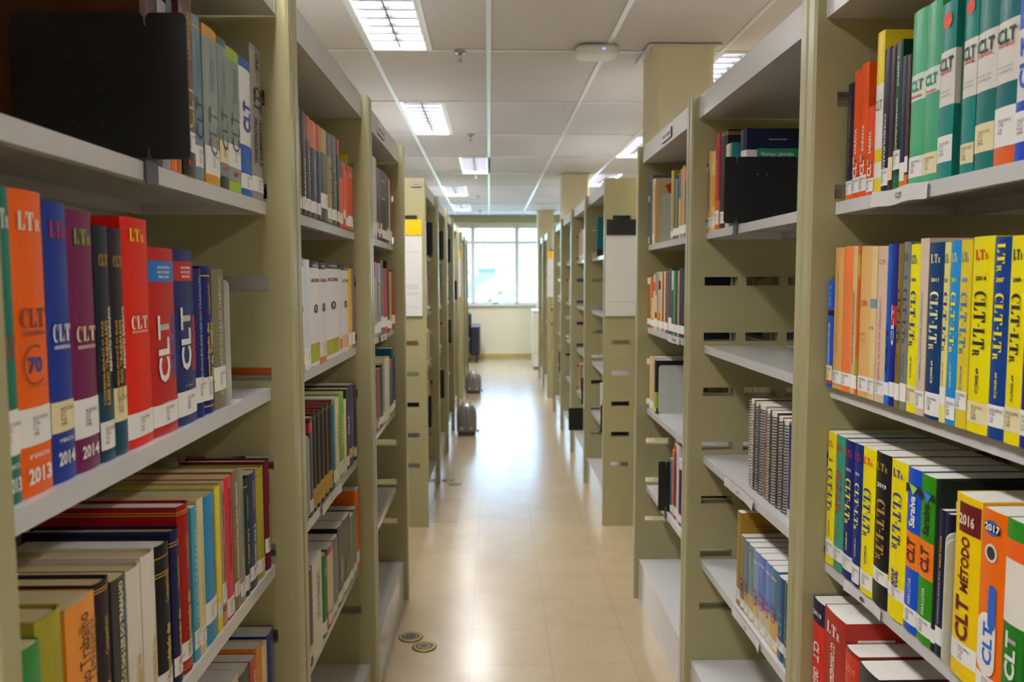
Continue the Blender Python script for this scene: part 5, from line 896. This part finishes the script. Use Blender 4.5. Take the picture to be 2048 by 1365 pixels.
end_sign(-1, 9.558, .622, .93, 1.222, 1.764, .084, '#eebc08', 'white index board with a yellow header, far right end panel')
end_sign(1, 9.558, -.72, -.414, 1.225, 1.764, .084, '#eebc08', 'white index board with a yellow header, far left end panel')
o = thing('number_plate', 'small framed number plate high on the left end panel', 'sign', (-.444, 4.533, 1.963))
mb = MB(); mb.box(-.03, .03, -.005, -.0005, -.012, .012); mb.build('plate', mat('#cfcabc', .4), o)
mb = MB(); mb.box(-.03, .03, -.0065, -.0052, .009, .012); mb.box(-.03, .03, -.0065, -.0052, -.012, -.0095); mb.box(-.03, -.027, -.0065, -.0052, -.0095, .009); mb.box(.027, .03, -.0065, -.0052, -.0095, .009); mb.build('frame', mat('#4c4a44', .4), o)
mb = MB(); mb.box(-.022, .022, -.0054, -.0051, -.005, .005); mb.build('printed_code', mat('#6a6862', .5), o)
o = thing('paper_tag', 'tiny yellow paper tag on the right end panel', 'tag', (.80, 4.533, 1.975))
mb = MB(); mb.box(-.006, .012, -.0012, -.0004, -.012, .01); mb.build('paper', mat('#d8a820', .6), o)
# ------------------------------------------------------------------ floor sockets, hatch, appliances
def socket(x, y, r, label, drk):
    o = thing('floor_socket', label, 'floor socket', (x, y, 0), group='round brass floor sockets')
    mb = MB(); mb.lathe([(r, .0004), (r*.97, .004), (r*.84, .006), (r*.8, .005)], seg=36); mb.build('rim', mat('#8c7844', .4, metal=.7), o)
    mb = MB(); mb.lathe([(r*.79, .0045), (r*.5, .0062), (r*.46, .0056)], seg=32); mb.build('cover', mat('#6f5f3c', .45, metal=.5), o)
    mb = MB(); mb.lathe([(r*drk, .0058), (r*drk*.9, .0068)], seg=24); mb.build('cap', mat('#2c2a26', .5), o)
socket(-.345, 3.107, .050, 'brass floor socket partly against the left third bookcase plinth', .42)
socket(-.283, 3.02, .048, 'brass floor socket nearest the camera, out on the tiles', .25)
socket(-.29, 5.52, .046, 'brass floor socket farther down the aisle by the left range', .3)
socket(-.345, 5.62, .046, 'brass floor socket farthest away, touching the left range', .3)
mb = MB()
for a in ((-.39, -.235, 4.63, 4.633), (-.238, -.235, 4.633, 5.11), (-.39, -.235, 5.11, 5.113)): mb.box(*a, .0001, .0006)
o = mb.build('floor_hatch_seam', mat('#5f5340', .6)); tag(o, 'thin dark seam of a floor hatch beside the left range', 'hatch')
def appliance(x, y, w_, h, label):
    o = thing('air_dehumidifier', label, 'appliance', (x, y, 0), group='grey domed dehumidifiers')
    def oval(sc, z, n=28):
        P = []
        for i in range(n):
            a = 2*math.pi*i/n; c, s_ = math.cos(a), math.sin(a); P.append((w_/2*sc*math.copysign(abs(c)**.75, c), w_/2*sc*math.copysign(abs(s_)**.75, s_), z))
        return P
    def loft(rs, nm, m):
        mb = MB(); n = len(rs[0])
        for r in rs: mb.v += r
        for j in range(len(rs)-1):
            for i in range(n): k = (i+1) % n; mb.f.append((j*n+i, j*n+k, (j+1)*n+k, (j+1)*n+i)); mb.mi.append(0); mb.sm.append(True)
        mb.f += [tuple(range(n)), tuple((len(rs)-1)*n+i for i in range(n))]; mb.mi += [0, 0]; mb.sm += [False]*2
        return mb.build(nm, m, o)
    g = mat('#85827f', .3, metal=.3)
    loft([oval(.86, 0), oval(.88, h*.1)], 'foot', mat('#4a4846', .5))
    loft([oval(.94, h*.1), oval(1, h*.16), oval(1, h*.6), oval(.96, h*.72), oval(.86, h*.83), oval(.68, h*.92), oval(.42, h*.975), oval(.2, h*.985)], 'body', g)
    mb = MB(); mb.prism([(-.006, h*.15), (.006, h*.15), (.006, h*.93), (-.006, h*.93)], 'y', -w_/2*1.0-.004, -w_/2*.55); mb.build('seam_ridge', mat('#74716e', .3, metal=.3), o)
    mb = MB()
    for sx in (-.25, .25): mb.lathe([(.013, 0), (.012, .004)], seg=14)
    mb = MB()
    for sx in (-.24, .24): mb.prism(round_rect(sx*w_-.014, sx*w_+.014, h*.2, h*.2+.02, .006), 'y', -w_/2-.003, -w_/2+.02)
    mb.build('vent', mat('#b8b6b4', .3), o)
    mb = MB()
    for sx in (-.16, .16): mb.box(sx*w_-.008, sx*w_+.008, -.008, .008, h*.95, h*1.03)
    mb.build('handle_stub', mat('#6a6866', .4), o, .003)
    mb = MB(); mb.tube([(w_*.3, w_*.3, .02), (w_*.55, w_*.5, .006), (w_*.6, w_*.9, .004), (w_*.1, w_*1.2, .004)], .0035); mb.build('power_cord', mat('#2c2c2c', .5), o)
appliance(-.272, 7.33, .186, .292, 'grey domed dehumidifier on the aisle floor, nearer of the two')
appliance(-.285, 10.05, .20, .268, 'grey domed dehumidifier on the aisle floor, farther of the two')
# ------------------------------------------------------------------ armchair and drawer cabinet by the window
o = thing('armchair', 'black leather armchair below the window at the aisle end', 'armchair', (-.70, 14.05, 0))
lb = mat('#202430', .35, bump=.1)
def cush(nm, x0, x1, y0, y1, z0, z1, r=.03): mb = MB(); mb.box(x0, x1, y0, y1, z0, z1); return mb.build(nm, lb, o, r)
cush('arm', .27, .425, -.38, .30, .12, .64, .035); cush('arm', -.425, -.27, -.38, .30, .12, .64, .035)
cush('seat', -.268, .268, -.40, .18, .14, .42); cush('backrest', -.268, .268, .12, .33, .14, .85, .05)
for x in (-.36, .34):
    for y in (-.3, .22): mb = MB(); mb.box(x, x+.05, y, y+.05, 0, .135); mb.build('leg', mat('#4a4c52', .4, metal=.4), o)
o = thing('drawer_cabinet', 'white drawer cabinet at the right near the window', 'cabinet', (.60, 12.62, 0))
mb = MB(); mb.box(0, .46, .02, .62, .04, .92); mb.build('body', mat('#d3cdbf', .4), o)
mb = MB(); mb.box(-.01, .47, -.005, .63, .92, .945); mb.build('top', mat('#e2e2e2', .35), o)
mb = MB(); mb.box(.01, .45, .03, .6, 0, .04); mb.build('plinth', mat('#8a8478', .5), o)
for i in range(4):
    mb = MB(); z_ = .05+.217*i; mb.box(.006, .454, 0, .0195, z_, z_+.207); dr_ = mb.build('drawer', mat('#d8d2c4', .4), o, .003)
    mb = MB(); mb.box(.17, .29, -.014, -.0002, z_+.15, z_+.162); mb.build('handle', mat('#8a8884', .3, metal=.8), dr_)
# ------------------------------------------------------------------ books and bookends in the farther ranges
PAL = ['#7a3a3c', '#a84a34', '#c8b898', '#d8d4cc', '#3a4a6c', '#4a3a5c', '#b89a5c', '#6a7078', '#2c2c34', '#2f6a6c', '#c8602c', '#8a7a5c', '#d0a83c', '#5a2430', '#37503c']
PN = ['dark red', 'rust red', 'beige', 'white', 'slate blue', 'violet', 'tan', 'steel grey', 'black', 'teal', 'orange', 'brown', 'ochre', 'maroon', 'dark green']
_bk = {}
def simple_book(ci):
    if ci not in _bk:
        mb, mats, arc = book_cover(1., 1., .16, .05, 0, [], PAL[ci]); _bk[ci] = 1
        mb = MB(); mats = [mat(PAL[ci], .4), M_PAGE, M_STK]
        mb.prism([(-.16, -.5), (-.002, -.5), (0, -.3), (0, .3), (-.002, .5), (-.16, .5)], 'z', 0, 1, 0)
        mb.box(-.1602, -.004, -.44, .44, .2, 1.002, 1); mb.quad([(.0006, -.46, .05), (.0006, .46, .05), (.0006, .46, .17), (.0006, -.46, .17)], 2)
        _bk[ci] = mb.mesh('book', mats)
    return _bk[ci]
ZN = {1.58: 'top shelf', 1.22: 'second shelf', .865: 'third shelf', .52: 'fourth shelf'}
STUFF = MB(); SM = {}
def stuff_book(ci, x, y, z, sx, sy, sz, flip):
    me = simple_book(ci); n = len(STUFF.v); f = -1 if flip else 1
    STUFF.v += [(x+f*v.co.x*sx, y+v.co.y*sy, z+v.co.z*sz) for v in me.vertices]
    for p in me.polygons:
        m = me.materials[p.material_index]; k = SM.setdefault(m.name, (len(SM), m))[0]
        STUFF.f.append(tuple(n+i for i in p.vertices)); STUFF.mi.append(k); STUFF.sm.append(False)
def far_row(s, y, z, y_off, n, cols, loc, single, h=.235, tk=.042):
    zl = ZN[z]; xf = -.445 if s > 0 else .668; seq = []; yy = y+PT+.004+y_off
    for i in range(n):
        t = tk*rnd.uniform(.75, 1.25); hh = h*rnd.uniform(.88, 1.08)
        if yy+t > y+.97-PT: break
        seq.append((cols[i % len(cols)], yy+t/2, t, hh)); yy += t
    labs = unique_labels([PN[q[0]]+' book' for q in seq], '%s, %s' % (zl, loc))
    for (c, yc, t, hh), lb in zip(seq, labs):
        if not single: stuff_book(c, xf, yc, z+.0006, 1, t-.0008, hh, s < 0); continue
        o = link('book', simple_book(c), None, (xf, yc, z+.0006)); o.scale = (1, t-.0008, hh); o.rotation_euler = (0, 0, 0 if s > 0 else math.pi)
        tag(o, lb, 'book', 'books on the %s, %s' % (zl, loc))
FAR = {
 (1, 0): [(1.58, .5, 8, (8, 13, 7, 4)), (1.22, .35, 11, (0, 13, 2, 1, 9)), (.865, .4, 10, (6, 4, 12, 3)), (.52, .3, 11, (9, 3, 1, 10))],
 (1, 1): [(1.58, .55, 6, (8, 3)), (1.22, .5, 8, (6, 1, 10)), (.865, .45, 8, (2, 0)), (.52, .5, 6, (12, 4, 8))],
 (1, 2): [(1.58, .5, 5, (9, 8)), (1.22, .6, 5, (7,)), (.865, .5, 6, (1, 3, 8))],
 (1, 3): [(1.58, .6, 4, (0, 8)), (1.22, .6, 4, (3, 7)), (.865, .6, 4, (2, 0))],
 (-1, 0): [(1.58, .04, 2, (9, 8)), (.52, .1, 9, (14, 4, 3, 3, 9))],
 (-1, 1): [(1.58, .3, 12, (3, 2, 6, 1, 0)), (1.22, .08, 6, (3, 11, 8)), (.52, .15, 15, (7, 4, 0, 1, 2))],
 (-1, 2): [(1.58, .2, 9, (7, 3)), (1.22, .2, 11, (4, 10, 3, 0)), (.865, .15, 13, (5, 3, 2, 7)), (.52, .1, 9, (1, 4))],
 (-1, 3): [(1.22, .3, 8, (10, 0, 1)), (.865, .5, 4, (3,)), (.52, .2, 5, (7, 3))],
}
for (s, u), rows_ in FAR.items():
    sd = 'left' if s > 0 else 'right'
    for z, off, n, cols in rows_:
        far_row(s, R2[u], z, off, n, cols, '%s %s bookcase past the cross aisle' % (('first', 'second', 'third', 'fourth')[u], sd), (s, u, z) in ((-1, 0, 1.58), (-1, 0, .52), (-1, 1, 1.58), (-1, 1, .52), (1, 0, 1.22)))
for s, sd in ((1, 'left'), (-1, 'right')):
    far_row(s, R3[0], 1.58, .2, 5, (9, 14, 8), '', False); far_row(s, R3[0], .865, .3, 5, (8, 5, 2), '', False)
# teal front cover showing in the first bay beyond the cross aisle
o = make_book('book', -1, .672, 1.58, 5.30, 5.35, .26, .19, '#1f7f88', 0, 0, [(0, .2, '#5a3038')], [], None, 'teal book showing its front cover, top shelf right past the cross aisle', 'books past the cross aisle', {}, 'mid')
letter('CONTRATO DE\nTRABALHO', '#c8dcd4', 'b', o, -.1, .0258, .13, .1, .035, 'h', 'cover_lettering', rz=math.pi/2)
letter('COLEÇÃO', '#e0a84c', 'b', o, -.1, .0258, .09, .06, .01, 'h', 'cover_lettering', rz=math.pi/2)
def far_end(s, y, z, h, w_, label, out=0): black_bookend(s, (-.4405 if s > 0 else .6635), y, z+.0006, w_, h, label, .045)
far_end(1, 5.058, 1.58, .21, .12, 'black bookend on the top shelf, first left bookcase past the cross aisle')
far_end(1, 4.862, .52, .2, .12, 'black bookend on the fourth shelf, first left bookcase past the cross aisle')
far_end(1, 6.124, 1.58, .22, .12, 'black bookend on the top shelf, second left bookcase past the cross aisle')
far_end(1, 6.074, .52, .22, .12, 'black bookend on the fourth shelf, second left bookcase past the cross aisle')
far_end(1, 7.084, 1.58, .21, .12, 'black bookend on the top shelf, third left bookcase past the cross aisle')
far_end(1, 7.084, .865, .21, .12, 'black bookend on the third shelf, third left bookcase past the cross aisle')
far_end(1, 8.194, 1.22, .2, .12, 'black bookend on the second shelf, fourth left bookcase past the cross aisle')
far_end(-1, 4.604, .52, .2, .12, 'black bookend on the fourth shelf, first right bookcase past the cross aisle')
far_end(-1, 4.666, .52, .17, .12, 'black bookend behind another, fourth shelf, first right bookcase past the cross aisle')
far_end(-1, 5.728, .52, .2, .14, 'black bookend on the fourth shelf, second right bookcase past the cross aisle')
far_end(-1, 7.795, .52, .2, .12, 'black bookend on the fourth shelf, fourth right bookcase past the cross aisle')
black_bookend(-1, .6635, 5.64, .3486, .003, .165, 'black bookend hanging out over the aisle, second right bookcase past the cross aisle', .145)
far_end(-1, 10.7, .52, .2, .12, 'black bookend low in the farthest right bookcase')
# ------------------------------------------------------------------ rear faces of the near bookcases: books that face the neighbouring aisles
def rear_row(s, y, z, n, tk, cols):
    xf = -.3926-D+.054 if s > 0 else .616+D-.054; yy = y+PT+.006
    for i in range(n):
        t = tk*rnd.uniform(.8, 1.2)
        if yy+t > y+.955-PT: break
        stuff_book(cols[i % len(cols)], xf, yy+t/2, z+.0006, 1.1, t-.001, .24*rnd.uniform(.86, 1.05), s > 0); yy += t
for s in (1, -1):
    for z in (1.58, 1.22, .865, .52):
        rear_row(s, .615, z, 14, .07, (8, 7, 11, 13, 4)); rear_row(s, 1.602, z, 11, .07, (4, 8, 3, 7))
        rear_row(s, 2.563, z, 12, .065, (4, 8, 4, 9, 3))
o = STUFF.build('shelved_books', [m for k, m in sorted(SM.values(), key=lambda q: q[0])]); o['kind'] = 'stuff'
tag(o, 'distant and rear facing books filling the other shelves of both ranges', 'books')
# ------------------------------------------------------------------ outdoors beyond the window
def leafy(x, y, z, r, c, label, seed):
    o = thing('garden_tree', label, 'tree', (x, y, 0)); g = random.Random(seed)
    mb = MB(); mb.tube([(0, 0, 0), (.05, 0, z*.5), (0, .1, z)], .09, 8); mb.build('trunk', mat('#6a5a48', .8), o)
    mb = MB()
    for i in range(1500):
        a, b, q = g.uniform(0, 6.28), g.uniform(-1, 1), r*g.uniform(.5, 1)**.5; k = math.sqrt(1-b*b)
        p = Vector((q*k*math.cos(a), q*k*math.sin(a), z+q*b*.8)); u = Vector((g.gauss(0, 1), g.gauss(0, 1), g.gauss(0, 1))).normalized()*.13; v = u.orthogonal().normalized()*.07
        mb.quad([p-u, p+v, p+u, p-v])
    mb.build('foliage', mat(c, .6), o)
leafy(-1.6, 19, 1.9, 1.2, '#c2d8b4', 'pale green tree outside the window at the left', 1); leafy(.2, 21, .8, .8, '#b9d2a8', 'low green shrub outside the window, centre', 2); leafy(2.4, 24, 2.6, 1.2, '#c4d8b8', 'green tree outside the window at the right', 3)
mb = MB(); mb.box(-14, 14, 14.9, 45, -.2, -.1); struct(mb.build('ground_outside', mat('#b9bdb4', .8)))
o = thing('annex_building', 'pale grey building outside beyond the window', 'building', (-.9, 27, -.1))
mb = MB(); mb.box(-3, 2.0, 0, 4, 0, 2.3); mb.build('wall', mat('#b9c4d4', .7), o); mb = MB(); mb.box(-3.3, 2.3, -.5, 4.3, 2.3, 2.45); mb.build('roof', mat('#d8dce2', .6), o)
mb = MB(); mb.box(-.6, .9, -.02, -.002, .9, 1.9); mb.build('window', mat('#56688a', .3), o)
